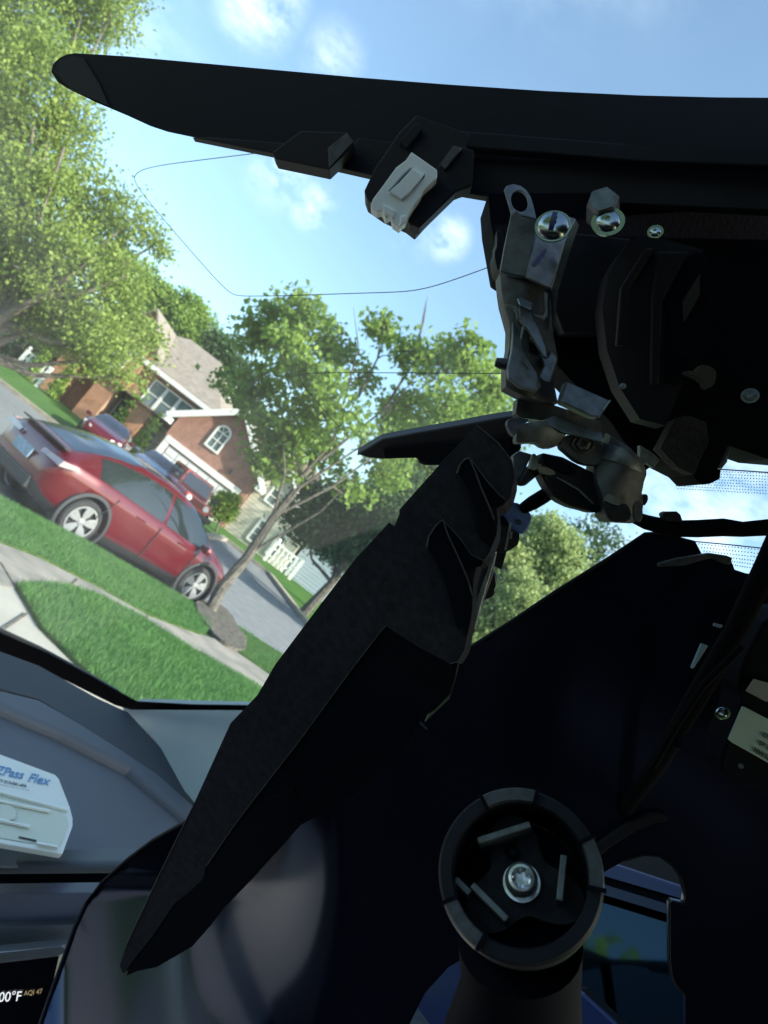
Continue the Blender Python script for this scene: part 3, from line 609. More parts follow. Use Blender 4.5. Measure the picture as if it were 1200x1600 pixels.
def make_car(name, label, loc, heading, paint, prof='suv', group=None, detail=True):
    root = thing(name, loc, label, 'car', group); root.rotation_euler = (0, 0, heading)
    if prof == 'suv':
        L0, L1 = -2.37, 2.38
        top = [(-2.37, .72), (-2.33, .95), (-2.26, 1.10), (-2.12, 1.17), (-1.75, 1.335), (-1.3, 1.49), (-.8, 1.59), (-.2, 1.625), (.3, 1.60), (.75, 1.48), (1.15, 1.27), (1.5, 1.07), (1.9, .95), (2.2, .82), (2.33, .66), (2.38, .5)]
        belt = [(-2.37, .70), (-2.3, .93), (-2.2, 1.06), (-1.6, 1.07), (0, 1.01), (1.0, .97), (1.5, .93), (1.9, .87), (2.2, .76), (2.38, .48)]
        side0, side1, rg0, rg1, ws0, ws1 = -1.62, 1.22, -2.08, -.95, .42, 1.42
    else:
        L0, L1 = -2.3, 2.3
        top = [(-2.3, .7), (-2.25, .98), (-1.9, 1.08), (-1.5, 1.1), (-.9, 1.40), (-.4, 1.47), (.3, 1.46), (.7, 1.33), (1.2, 1.05), (1.7, .97), (2.1, .86), (2.27, .68), (2.3, .5)]
        belt = [(-2.3, .68), (-2.2, .93), (-1.6, 1.0), (0, .97), (1.0, .93), (1.5, .9), (1.9, .84), (2.2, .72), (2.3, .48)]
        side0, side1, rg0, rg1, ws0, ws1 = -1.3, 1.0, -1.55, -.85, .4, 1.2
    bot = [(L0, .42), (L0+.15, .30), (L0+.5, .22), (L1-.6, .2), (L1-.15, .26), (L1, .38)]
    wid = [(L0, .66), (L0+.08, .80), (L0+.3, .90), (L0+.8, .955), (0, .96), (L1-.9, .955), (L1-.4, .90), (L1-.1, .76), (L1, .62)]
    rw = [(L0, .5), (-1.6, .60), (-.6, .65), (.4, .65), (1.1, .70), (1.6, .74), (L1, .52)]
    n = 64; S = []
    for i in range(n+1):
        x = L0+(L1-L0)*i/n; zb = sm_interp(bot, x); zt = sm_interp(top, x); be = min(sm_interp(belt, x), zt-.012); w_ = sm_interp(wid, x); r_ = min(sm_interp(rw, x), w_*.93); hgt = zt-be; k_ = min(1, hgt/.35)
        ru = r_ + (w_*.93-r_)*(1-k_)*.6
        S.append([(x, 0, zb), (x, w_*.86, zb), (x, w_*.965, zb+.13), (x, w_*.985, zb+(be-zb)*.3), (x, w_*.975, zb+(be-zb)*.52), (x, w_*1.0, zb+(be-zb)*.78), (x, w_*.965, be-.03), (x, w_*.93, be),
                  (x, w_*.93*.55+ru*.45, be+hgt*.45), (x, ru, be+hgt*.80), (x, ru*.93, be+hgt*.91), (x, ru*.78, be+hgt*.97), (x, ru*.4, zt-.004), (x, 0, zt)])
    m = len(S[0]); verts = []
    for s in S: verts += s+[(a, -b, c) for a, b, c in reversed(s[1:-1])]
    q = 2*m-2; body = []; sg = []; rgf = []; wsf = []; lower = []
    for i in range(n):
        xc = (S[i][0][0]+S[i+1][0][0])/2
        for j in range(q):
            f = (i*q+j, i*q+(j+1) % q, (i+1)*q+(j+1) % q, (i+1)*q+j); jj = j if j < m-1 else q-1-j; ex = xc
            tgt = body
            hs = S[i][-1][2]-S[i][7][2]
            if jj in (7, 8) and side0 < xc < side1 and hs > .22 and not (-.1 < xc < -.02): tgt = sg
            elif jj >= 10 and rg0 < xc < rg1: tgt = rgf
            elif jj >= 9 and ws0 < xc < ws1: tgt = wsf
            elif jj >= 11 and rg1 <= xc <= ws0 and prof == 'suv': tgt = rgf
            elif jj <= 1: tgt = lower
            tgt.append(f)
    # one closed body shell, cut by the wheel arches
    def shell(faces, nm, mat, off=0, closed=False, par=root):
        me = bpy.data.meshes.new(nm); me.from_pydata(verts, [], faces+([tuple(range(q)), tuple(n*q+k for k in reversed(range(q)))] if closed else [])); me.update()
        bm = bmesh.new(); bm.from_mesh(me); bmesh.ops.recalc_face_normals(bm, faces=bm.faces)
        bmesh.ops.delete(bm, geom=[v for v in bm.verts if not v.link_faces], context='VERTS')
        if off:
            bm.normal_update(); vol = 0
            for v in bm.verts: v.normal.normalized()
            cen = Vector((0, 0, .8))
            for v in bm.verts:
                nn = v.normal if v.normal.dot(v.co-cen) > 0 else -v.normal; v.co += nn*off
        bm.to_mesh(me); bm.free(); me.polygons.foreach_set('use_smooth', [True]*len(me.polygons)); me.materials.append(mat)
        o = bpy.data.objects.new(nm, me); COL.objects.link(o); o.parent = par; return o
    allf = body+sg+rgf+wsf+lower
    bo = shell(allf, 'body', paint, closed=True)
    if detail:
        cutter = MB()
        for wx in (L0+.93, L1-.93+.0):
            cutter.lathe((wx, -1.2, .37), (0, 1, 0), [(0, 0), (.43, 0), (.43, 2.4), (0, 2.4)], 40)
        co = cutter.build('cut', paint, None, local=True)
        md = bo.modifiers.new('b', 'BOOLEAN'); md.object = co; md.operation = 'DIFFERENCE'; md.solver = 'EXACT'
        bo.parent = None; dg = bpy.context.evaluated_depsgraph_get(); me = bpy.data.meshes.new_from_object(bo.evaluated_get(dg)); bo.modifiers.clear(); bo.data = me; bo.parent = root
        bpy.data.objects.remove(co)
        iw = MB()
        iw.box(L0+.35, L1-.35, -.62, .62, .26, .78); iw.build('underbody', M['rimd'], root, local=True)
    for wx in (L0+.93, L1-.93):
        for s in (-1, 1):
            make_wheel(root, wx, s*.945, s)
            MB().lathe((wx, s*.90, .37), (0, s, 0), [(.43, -.1), (.495, -.09), (.49, .055), (.435, .062)], 30, -.25 if s < 0 else -.25, math.pi*2-.25, close=True).build('arch_trim', M['clad'], root, local=True, smooth=True)
    shell(lower, 'sill', M['clad'], .006); shell(sg, 'side_window', M['cargl'], .004); shell(rgf, 'rear_glass', M['cargl2'], .004); shell(wsf, 'windscreen', M['cargl2'], .004)
    # trim
    for s in (-1, 1):
        hd = MB()
        for x in (-.55, .55): hd.box(x-.11, x+.11, s*.955-.012, s*.955+.012, .86, .89)
        hd.build('door_handle', paint, root, local=True)
        mi = MB().lathe((1.0, s*1.05, 1.03), (0, s, 0), [(0, -.13), (.06, -.11), (.085, 0), (.07, .1), (0, .13)], 14); mi.bar((1.0, s*.88, .98), (1.0, s*1.0, 1.02), .05, .04); mi.build('mirror', paint, root, local=True, smooth=True)
        sl = MB(); sl.bar((-.08, s*.955, .32), (-.08, s*.968, .95), .012, .012); sl.bar((.95, s*.955, .32), (.98, s*.962, .92), .012, .012); sl.build('door_gap', M['rimd'], root, local=True)
        MB().bar((-1.28, s*.962, .55), (-1.12, s*.955, .96), .010, .010).build('door_gap', M['rimd'], root, local=True)
        tl = MB(); tl.add([(L0+.05, s*.35, .97), (L0+.03, s*.35, .9), (L0+.075, s*.86, .90), (L0+.34, s*.93, .98), (L0+.32, s*.92, 1.035), (L0+.1, s*.86, 1.0)], [(0, 1, 2, 5), (5, 2, 3, 4)])
        tl.v = [v+Vector((-.035, s*.02, 0)) for v in tl.v]; tl.v += [v+Vector((.05, -s*.03, 0)) for v in tl.v]; tl.f += [(6, 7, 8, 11), (11, 8, 9, 10)]; tl.build('tail_light', M['tail'], root, local=True)
        hl = MB().add([(L1-.08, s*.45, .72), (L1-.05, s*.45, .64), (L1-.3, s*.86, .70), (L1-.34, s*.85, .80)], [(0, 1, 2, 3)]); hl.v = [v+Vector((.05, s*.015, .01)) for v in hl.v]; hl.v += [v-Vector((.06, 0, .02)) for v in hl.v]; hl.f += [(7, 6, 5, 4), (0, 4, 5, 1), (1, 5, 6, 2), (2, 6, 7, 3), (3, 7, 4, 0)]; hl.build('headlight', M['wtrim'], root, local=True)
    MB().box(L0-.035, L0-.012, -.26, .26, .68, .86).build('number_plate', M['plate'], root, local=True, bevel=.01)
    bp = MB(); bp.box(L0-.03, L0+.12, -.62, .62, .34, .54); bp.build('rear_bumper_panel', M['clad'], root, local=True, bevel=.03)
    if prof == 'suv':
        sp = MB(); sp.bar((L0+.12, -.7, 1.145), (L0+.12, .7, 1.145), .12, .025); sp.build('tail_lip', M['clad'], root, local=True, bevel=.008)
    return root
wr = Z(128, 818, .36-.16)+Vector((0, 0, 0)); wf = Z(302, 915, .36-.16)
dirv = Vector((wf.x-wr.x, wf.y-wr.y)).normalized(); hd = math.atan2(dirv.y, dirv.x)
side = Vector((-dirv.y, dirv.x)); mid = Vector((wr.x+wf.x, wr.y+wf.y))/2 + side*.95
make_car('parked_car', 'dark red crossover with silver wheels parked at the kerb, nearest the camera', (mid.x, mid.y, -.155), hd, M['redcar'])
q = P(128, 660, 31); make_car('parked_car', 'dark red sedan with pale blue windscreen parked facing the street behind the crossover', (q.x+.4, 33.2, gz(0, 33.2)+.03), R(-78), M['redcar'], 'sedan', detail=False)
q = P(232, 712, 31); make_car('parked_car', 'blue grey sedan mostly hidden behind the roof of the crossover', (q.x, 33.4, gz(0, 33.4)+.03), R(-82), M['greycar'], 'sedan', detail=False)
def make_jeep(loc, heading):
    root = thing('off_roader', loc, 'bright red boxy off-roader with black bumper parked before the garage door', 'car'); root.rotation_euler = (0, 0, heading)
    b = MB(); b.add([(-2, -.78, .55), (2, -.6, .6), (2, .6, .6), (-2, .78, .55), (-2, -.78, 1.12), (2, -.6, 1.08), (2, .6, 1.08), (-2, .78, 1.12), (.75, -.78, 1.14), (.75, .78, 1.14), (.75, -.78, .55), (.75, .78, .55)],
          [(0, 10, 8, 4), (10, 1, 5, 8), (3, 7, 9, 11), (11, 9, 6, 2), (1, 2, 6, 5), (0, 4, 7, 3), (4, 8, 9, 7), (8, 5, 6, 9), (0, 3, 11, 10), (10, 11, 2, 1)]); b.build('body', M['redjeep'], root, local=True, bevel=.05)
    c = MB(); c.add([(-1.95, -.72, 1.14), (.62, -.72, 1.14), (.62, .72, 1.14), (-1.95, .72, 1.14), (-1.9, -.66, 1.78), (.35, -.66, 1.8), (.35, .66, 1.8), (-1.9, .66, 1.78)], [(0, 1, 5, 4), (1, 2, 6, 5), (2, 3, 7, 6), (3, 0, 4, 7), (4, 5, 6, 7)]); c.build('hard_top', M['redjeep'], root, local=True, bevel=.04)
    w_ = MB(); w_.add([(.66, -.62, 1.2), (.66, .62, 1.2), (.42, .58, 1.7), (.42, -.58, 1.7), (.645, -.62, 1.2), (.645, .62, 1.2), (.4, .58, 1.7), (.4, -.58, 1.7)], [(0, 1, 2, 3), (7, 6, 5, 4), (0, 4, 5, 1), (1, 5, 6, 2), (2, 6, 7, 3), (3, 7, 4, 0)]); w_.build('windscreen', M['cargl2'], root, local=True)
    for s in (-1, 1):
        sw = MB(); sw.box(-1.7, -.75, s*.715-.012, s*.715+.012, 1.22, 1.66); sw.box(-.6, .2, s*.715-.012, s*.715+.012, 1.22, 1.66); sw.build('side_window', M['cargl'], root, local=True)
        MB().lathe((2.005, s*.42, .9), (1, 0, 0), [(0, .02), (.1, .02), (.12, 0), (.12, -.03)], 16).build('headlight', M['wtrim'], root, local=True)
        for x in (-1.25, 1.3):
            f = MB(); f.box(x-.5, x+.5, s*.74-.16, s*.74+.16, .82, .9); f.bar((x-.5, s*.74, .86), (x-.62, s*.74, .6), .32, .07, (0, 1, 0)); f.build('fender', M['redjeep'], root, local=True, bevel=.03)
            make_wheel(root, x, s*.88, s, .39, .22)
        MB().box(.45, .6, s*.95-.1, s*.95+.1, 1.2, 1.38).build('mirror', M['clad'], root, local=True, bevel=.02)
    MB().box(2.02, 2.2, -.85, .85, .5, .68).build('bumper', M['clad'], root, local=True, bevel=.03)
    gr = MB()
    for i in range(7): gr.box(2.0, 2.015, -.27+i*.08, -.23+i*.08, .78, 1.02)
    gr.build('grille', M['rimd'], root, local=True)
q = P(294, 746, 30); make_jeep((q.x, 31.6, gz(0, 31.6)+.03), R(-62))

# ------------------------------------------------------------------ the car we look out of: cabin, dash, windscreen
cabin = thing('cabin_shade_shell', (0, -.4, 1.3), 'unseen dark cabin shell, shaped to shade the dash and darken reflections', 'car interior')
zr = 1.9+.22
V3 = [Vector((x, y, zr)) for x, y in ((-.28, -1.2), (-.12, .0), (.0, .15), (.42, .72), (.95, 1.45), (1.1, .9), (.7, -1.4))]
MB().add(*extrude(V3, [(0, 1, 2, 3, 4, 5, 6)], Vector((0, 0, .04)))).build('headliner', M['liner'], cabin)  # unseen roof piece, added and trimmed to keep sun off the dash
MB().box(-1.1, 1.26, -1.45, -1.4, .6, 2.1).build('rear_panel', M['liner'], cabin)  # unseen, widened to darken reflections in the glossy shell
MB().box(-1.1, 1.25, -1.4, .45, .68, .7).build('floor_mat', M['liner'], cabin)
MB().box(1.2, 1.26, -1.38, .9, .71, 1.72).build('door_panel', M['liner'], cabin)  # unseen side panels, added to keep bright ground out of the reflections
MB().box(-1.16, -1.105, -1.4, .3, .68, 1.74).build('door_panel', M['liner'], cabin)
MB().box(-.5, .5, -.75, -.5, .71, 1.5).build('seat_back', M['liner'], cabin, bevel=.05)
zd = -.35
def dd_(zz): return lambda x, y: (zz)/ray(x, y).z if ray(x, y).z < -.02 else 3.0
D = thing('dashboard', Z(100, 1250, 1.9+zd), 'grey soft dashboard with a creased edge below the windscreen', 'dashboard')
fr_d = dd_(zd)
slab('top_pad', smoothp([(-60, 1075), (0, 1088), (100, 1132), (200, 1190), (270, 1240), (315, 1284), (330, 1300), (330, 1354), (-60, 1354)], 0), fr_d, .04, M['dash'], D, off=(0, 0, -.002), grid=40, bevel=.01, seg=3)
slab('cowl_strip', [(-60, 985), (0, 1018), (60, 1040), (100, 1062), (150, 1090), (200, 1113), (262, 1180), (322, 1258), (310, 1264), (240, 1205), (190, 1172), (120, 1128), (60, 1092), (-60, 1060)], dd_(zd+.012), .03, M['dashd'], D, off=(0, 0, -.035), grid=50)
slab('piping_roll', [(-60, 1060), (60, 1090), (120, 1124), (190, 1168), (250, 1208), (310, 1262), (325, 1262), (318, 1296), (272, 1256), (205, 1200), (100, 1145), (0, 1102), (-60, 1086)], lambda x, y: dd_(zd+.012)(x, y), .03, M['dash'], D, off=(0, 0, -.04), bevel=.012, seg=4)
# vertical faces below the pad
dv_ = plane_d((0, 1380, .60), (150, 1380, .60), (0, 1600, .56))
slab('dash_gap', [(-60, 1362), (220, 1362), (220, 1410), (-60, 1412)], lambda x, y: .70, .03, M['black2'], D)
slab('dash_roll', [(-60, 1350), (330, 1346), (330, 1366), (-60, 1370)], lambda x, y: .64, .03, M['dash'], D, bevel=.01, seg=4)
slab('pale_panel', [(-60, 1398), (220, 1394), (220, 1438), (-60, 1452)], lambda x, y: .66, .02, M['lav'], D, bevel=.003)
slab('lower_panel', [(-60, 1453), (220, 1438), (220, 1478), (-60, 1494)], lambda x, y: .65, .02, M['dash'], D, bevel=.002)
S_ = thing('centre_screen', Cc(20, 1540, .55), 'black centre touchscreen with silver top edge and white temperature digits at the lower left', 'screen')
slab('bezel', [(-60, 1494), (98, 1478), (104, 1482), (100, 1492), (90, 1496), (-60, 1514)], .63, .012, M['silver'], S_, bevel=.002, seg=3)
slab('screen_glass', [(-60, 1512), (92, 1495), (60, 1640), (-60, 1640)], .632, .01, M['scr'], S_)
def text(name, s, px, py, hpx, ang, d, mat, parent, shear=0, font_w=1.0, ex=.0002, basis=None, bold=0):
    cu = bpy.data.curves.new(name, 'FONT'); cu.body = s; cu.size = 1; cu.extrude = .01; cu.shear = shear; cu.offset = bold
    o = bpy.data.objects.new('tmp', cu); COL.objects.link(o); dg = bpy.context.evaluated_depsgraph_get(); me = bpy.data.meshes.new_from_object(o.evaluated_get(dg)); bpy.data.objects.remove(o)
    k_ = hpx/.7; ca, sa = math.cos(ang), math.sin(ang); vs = []
    for v in me.vertices:
        x, y = v.co.x*k_*font_w, v.co.y*k_
        X, Y_ = px+x*ca-y*sa*(-1)*0+(-y*(-sa))*0, 0
        X = px + x*ca - y*sa*(-1)*(-1); Y_ = py + x*sa*1 - y*ca       # image space: x right, y down; ang positive = clockwise
        X = px + x*ca + y*sa
        z = v.co.z
        dep = d(X, Y_) if callable(d) else d
        vs.append(Cc(X, Y_, dep-ex*(2 if z > 0 else .3)))
    return mobj(name, vs, [tuple(p.vertices) for p in me.polygons], mat, parent)
text('temperature_digits', '100°F', -13, 1566, 15, R(-3), .632, M['scrtxt'], S_, shear=.25, font_w=.9, ex=.0006)
text('air_quality_digits', 'AQI 47', 37, 1556, 7.5, R(-7), .632, M['scrtxt2'], S_, font_w=.9, shear=.2, ex=.0006)
A = thing('pillar_trim', Cc(290, 1180, 1.05), 'light grey fabric pillar trim at the corner of the windscreen', 'pillar trim')
pt_d = plane_d((205, 1105, 1.18), (410, 1105, 1.0), (320, 1260, .96))
slab('cover', [(192, 1108), (212, 1099), (420, 1106), (420, 1200), (345, 1275), (310, 1262), (240, 1180)], pt_d, .03, M['pillar'], A, bevel=.006, seg=3, grid=40)
Wd = thing('windscreen', Cc(600, 800, .5), 'clear car windscreen with fine heater wires and black edge', 'windscreen')
wsd = plane_d((200, 1100, 1.15), (1150, 750, .45), (100, 100, .75))
def wsd2(x, y): return wsd(x, y)
slab('edge_band', [(-60, 962), (0, 990), (60, 1015), (120, 1046), (185, 1082), (212, 1097), (300, 1102), (420, 1104), (420, 1110), (205, 1109), (180, 1102), (100, 1062), (40, 1034), (-60, 996)], lambda x, y: wsd(x, y)*.995, .006, M['frit'], Wd)
slab('cowl_seal', [(-60, 950), (0, 982), (60, 1010), (130, 1048), (185, 1080), (180, 1084), (120, 1050), (60, 1020), (-60, 968)], lambda x, y: wsd(x, y)*1.02, .006, M['dashd'], Wd)
glm = bpy.data.materials.new('windscreen_glass'); glm.use_nodes = True; t = glm.node_tree
for n_ in list(t.nodes): t.nodes.remove(n_)
o_ = t.nodes.new('ShaderNodeOutputMaterial'); tp = t.nodes.new('ShaderNodeBsdfTransparent'); tp.inputs[0].default_value = (.90, .955, .95, 1); gl = t.nodes.new('ShaderNodeBsdfGlossy'); gl.inputs['Roughness'].default_value = .02
ly = t.nodes.new('ShaderNodeLayerWeight'); ly.inputs['Blend'].default_value = .12; ms = t.nodes.new('ShaderNodeMixShader'); df = t.nodes.new('ShaderNodeBsdfTranslucent'); df.inputs[0].default_value = (.8, .85, .85, 1)
nz_ = t.nodes.new('ShaderNodeTexNoise'); nz_.inputs['Scale'].default_value = 9; tcc = t.nodes.new('ShaderNodeTexCoord'); t.links.new(tcc.outputs['Object'], nz_.inputs[0])
mr_ = t.nodes.new('ShaderNodeMapRange'); mr_.inputs['From Min'].default_value = .3; mr_.inputs['From Max'].default_value = .8; mr_.inputs['To Min'].default_value = .014; mr_.inputs['To Max'].default_value = .04; t.links.new(nz_.outputs['Fac'], mr_.inputs[0])
ms2 = t.nodes.new('ShaderNodeMixShader'); t.links.new(mr_.outputs[0], ms2.inputs[0]); t.links.new(tp.outputs[0], ms2.inputs[1]); t.links.new(df.outputs[0], ms2.inputs[2])
mm = t.nodes.new('ShaderNodeMath'); mm.operation = 'MULTIPLY'; mm.inputs[1].default_value = .35; t.links.new(ly.outputs['Fresnel'], mm.inputs[0])
t.links.new(mm.outputs[0], ms.inputs[0]); t.links.new(ms2.outputs[0], ms.inputs[1]); t.links.new(gl.outputs[0], ms.inputs[2]); t.links.new(ms.outputs[0], o_.inputs[0])
gp = [(-400, 800), (-300, -300), (1500, -300), (1500, 1050), (420, 1106), (300, 1103), (212, 1098), (185, 1083), (0, 992), (-200, 900)]
mobj('glass_pane', [Cc(x, y, wsd(x, y)) for x, y in gp], [tuple(range(len(gp)))], glm, Wd)
def wire(pts, r=.00033, nm='heater_wire'):
    # rounded polyline on the inner face of the glass
    P2 = []
    for i in range(len(pts)-1):
        for t_ in range(8): P2.append((pts[i][0]+(pts[i+1][0]-pts[i][0])*t_/8, pts[i][1]+(pts[i+1][1]-pts[i][1])*t_/8))
    P2.append(pts[-1])
    for _ in range(14): P2 = [P2[0]]+[((a[0]+2*b[0]+c[0])/4, (a[1]+2*b[1]+c[1])/4) for a, b, c in zip(P2[:-2], P2[1:-1], P2[2:])]+[P2[-1]]
    MB().tube([Cc(x, y, wsd(x, y)*.992) for x, y in P2], r, 5).build(nm, M['ink'], Wd)
wire([(412, 238), (330, 248), (250, 258), (218, 266), (208, 277), (216, 295), (270, 360), (340, 440), (362, 460), (378, 463), (450, 462), (560, 458), (640, 456), (680, 447), (730, 430), (778, 412)])
wire([(800, 584), (700, 583), (500, 582), (474, 584), (465, 588), (475, 602), (500, 635), (535, 672)])
# dotted frit near the header: rows of little ceramic marks
fd_ = MB()
fdm = pbr('grey_frit_dots', (.12, .14, .15), .5, noise=.3)
def dotrow(x0, y0, x1, y1, n, r, h):
    for i in range(n):
        x = x0+(x1-x0)*i/(n-1)+rnd.uniform(-.4, .4); y = y0+(y1-y0)*i/(n-1)+rnd.uniform(-.3, .3); d_ = wsd(x, y)*.99
        fd_.add([Cc(x-r, y-h*.6, d_), Cc(x+r, y-h, d_), Cc(x+r, y+h*.5, d_), Cc(x-r, y+h, d_)], [(0, 1, 2, 3)])
for k_ in range(8):
    dotrow(1052+k_*.8+(k_ % 2)*2, 734+k_*4.2, 1232, 741+k_*4.6, 40, .85, 1.0)
fd_.build('frit_dots', fdm, Wd); fd_ = MB()
for k_ in range(6): dotrow(1092+k_*4, 850+k_*5.5, 1200-k_*2, 860+k_*6, 22, .9, 1.1)
fd_.build('frit_dots', fdm, Wd)
wire([(1120, 733), (1170, 736), (1240, 741)], .0004, 'frit_line'); wire([(1085, 846), (1140, 851), (1196, 857)], .0004, 'frit_line')

# toll tag on the dash
T = thing('toll_tag', Z(50, 1270, 1.9+zd), 'white plastic toll transponder with blue lettering lying on the grey dashboard', 'transponder')
tg_d = plane_d((0, 1178, .72), (100, 1215, .72), (0, 1300, .62))
tg_top = [(-60, 1163), (0, 1178), (86, 1210), (92, 1216), (110, 1262), (114, 1278), (114, 1290), (98, 1334), (0, 1317), (-60, 1306)]
slab('case', tg_top, lambda x, y: tg_d(x, y)+.004, .012, M['tag'], T, off=(0, 0, -.005), bevel=.0012, seg=3)
slab('recess', [(-60, 1226), (0, 1243), (80, 1268), (104, 1277), (106, 1288), (94, 1322), (40, 1316), (-60, 1298)], lambda x, y: tg_d(x, y)+.0031, .0008, M['tagm'], T, holes=())
rib = MB()
for a, b in (((-60, 1240), (78, 1268)), ((0, 1282), (46, 1292)), ((58, 1318), (90, 1324)), ((-40, 1272), (14, 1284)), ((-60, 1222), (106, 1266))):
    rib.bar(Cc(a[0], a[1], tg_d(*a)+.001), Cc(b[0], b[1], tg_d(*b)+.001), .0018, .003, fw)
rib.build('rib', M['tag'], T)
slab('latch_boss', smoothp([(-20, 1256), (18, 1258), (24, 1270), (22, 1284), (-20, 1276)], 1), lambda x, y: tg_d(x, y)+.001, .002, M['tagm'], T, bevel=.0005)
slab('slot', [(29, 1307), (57, 1313), (56, 1315), (29, 1309)], lambda x, y: tg_d(x, y)+.0022, .0008, M['ink'], T)
text('logo_lettering', 'E-ZPass', -24, 1205, 13.5, R(11.5), lambda x, y: tg_d(x, y)+.0036, M['tagink'], T, shear=.3, ex=.0003, bold=.012, font_w=.98)
text('logo_lettering', 'Flex', 42, 1220, 13.5, R(11.5), lambda x, y: tg_d(x, y)+.0036, M['tagink'], T, shear=.3, ex=.0003, bold=.012, font_w=1.05)
text('small_print', 'ACT 0131041-474', -8, 1220, 4.6, R(12), lambda x, y: tg_d(x, y)+.0036, M['ink'], T, ex=.0003)
bc = MB(); x = -30
while x < 45:
    w_ = rnd.choice((.7, .7, 1.2, 1.8)); y = 1219+(x+30)*.21; d_ = tg_d(x, y)+.0034
    bc.add([Cc(x, y, d_), Cc(x+w_, y+.2, d_), Cc(x+w_-1.2, y+10, d_), Cc(x-1.2, y+9.8, d_)], [(0, 1, 2, 3)]); x += w_+rnd.choice((.8, 1.1, 1.6))
bc.build('barcode', M['ink'], T)

# ------------------------------------------------------------------ dismantled mirror mount in the foreground
# upper trim cover
U = thing('trim_cover', Cc(800, 250, .32), 'long black tapered trim cover spanning the top of the view, pointed at its left end', 'trim cover')
ud = plane_d((100, 120, .46), (1200, 160, .31), (700, 300, .37))
up_out = [(80, 112), (83, 100), (92, 91), (104, 85), (118, 83), (200, 88), (320, 99), (440, 110), (560, 121), (700, 132), (850, 142), (1000, 149), (1120, 152), (1260, 153), (1260, 330), (766, 308), (700, 297), (640, 287), (552, 268), (500, 256), (430, 240), (340, 222), (300, 214), (262, 206), (235, 197), (200, 181), (150, 160), (105, 138), (90, 128)]
slab('shell', up_out, lambda x, y: ud(x, y)+.00006*max(0, 250-y)*.6, .012, M['cover'], U, off=rt*-.004+up*.01+fw*.02, grid=60, bevel=.0012)
sl_ = M['black']
slab('end_patch', [(84, 112), (92, 94), (112, 87), (130, 90), (155, 130), (170, 165), (110, 138)], lambda x, y: ud(x, y)-.0012+.00006*max(0, 250-y)*.6, .002, M['black'], U)
slab('inner_rib', [(300, 214), (330, 214), (430, 222), (545, 232), (560, 215), (700, 232), (760, 250), (1260, 250), (1260, 332), (766, 308), (640, 287), (430, 240)], lambda x, y: ud(x, y)-.003, .006, M['black'], U, bevel=.0006)
slab('step_block', [(425, 238), (470, 204), (540, 206), (553, 220), (552, 228), (514, 265), (430, 248)], lambda x, y: ud(x, y)-.014, .012, M['black'], U, bevel=.0006)
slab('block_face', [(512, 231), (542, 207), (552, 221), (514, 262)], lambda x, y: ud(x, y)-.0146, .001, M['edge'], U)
slab('highlight_lip', [(722, 204), (800, 210), (1000, 226), (1260, 232), (1260, 262), (1000, 252), (860, 240), (720, 230), (705, 262), (690, 264)], lambda x, y: ud(x, y)-.010, .006, M['dim'], U, bevel=.0006)  # paler strip, the curved edge highlight put into its colour
slab('clip_tower', [(569, 298), (586, 262), (625, 205), (650, 180), (735, 210), (720, 260), (690, 312), (650, 357), (636, 346), (600, 330), (574, 312)], lambda x, y: ud(x, y)-.018, .016, M['black'], U, bevel=.0006)
slab('tower_arm', [(636, 340), (652, 300), (680, 265), (712, 225), (742, 235), (738, 290), (712, 300), (655, 356), (640, 350)], lambda x, y: ud(x, y)-.024, .01, M['dim'], U, bevel=.0008)
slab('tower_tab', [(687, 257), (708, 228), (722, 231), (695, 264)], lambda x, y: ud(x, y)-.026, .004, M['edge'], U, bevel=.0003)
slab('tower_tab', [(624, 222), (650, 192), (660, 200), (636, 230)], lambda x, y: ud(x, y)-.021, .004, M['dim'], U, bevel=.0003)
cl = slab('white_clip', [(643, 237), (683, 265), (683, 278), (662, 297), (655, 310), (646, 322), (638, 336), (634, 346), (628, 350), (624, 355), (613, 348), (611, 336), (602, 341), (598, 330), (593, 329), (590, 331), (581, 326), (579, 320), (583, 310), (598, 290), (619, 261), (634, 250)], lambda x, y: ud(x, y)-.030, .008, M['white'], U,
     holes=[[(645, 263), (641, 262), (630, 272), (607, 298), (609, 300), (626, 284)], [(664, 276), (664, 272), (658, 280), (650, 290), (627, 310), (629, 313), (640, 302)]], bevel=.0005)
slab('clip_tongue', [(644, 263), (659, 273), (657, 280), (640, 300), (628, 311), (608, 299), (625, 284)], lambda x, y: ud(x, y)-.0318, .004, M['white'], cl, bevel=.0004)
slab('clip_hook', [(598, 318), (617, 328), (614, 340), (599, 332)], lambda x, y: ud(x, y)-.0315, .004, M['white'], cl, bevel=.0006)
slab('clip_foot', [(626, 336), (635, 336), (634, 347), (624, 354)], lambda x, y: ud(x, y)-.0315, .004, M['white'], cl, bevel=.0006)

# camera housing (large dark mass on the right)
Hs = thing('camera_housing', Cc(1000, 480, .33), 'black camera housing of the mirror mount at upper right with a small barcode sticker', 'camera housing')
hd_ = plane_d((800, 320, .345), (1200, 320, .33), (1000, 720, .36))
slab('shell', [(763, 300), (1260, 300), (1260, 722), (1200, 717), (1142, 697), (1137, 720), (1127, 735), (1126, 748), (1110, 756), (1096, 757), (1082, 742), (1050, 726), (1035, 716), (1010, 735), (1000, 715), (975, 690), (955, 660), (860, 560), (810, 440), (780, 420), (773, 380), (766, 340)], hd_, .03, M['black2'], Hs, grid=60, bevel=.002)
slab('rear_knob', smoothp([(776, 352), (790, 370), (792, 430), (778, 424), (773, 404), (773, 392), (777, 386)], 1), lambda x, y: hd_(x, y)-.006, .015, M['black'], Hs, bevel=.001)
bx = plane_d((950, 400, .312), (1095, 380, .30), (1000, 600, .322))
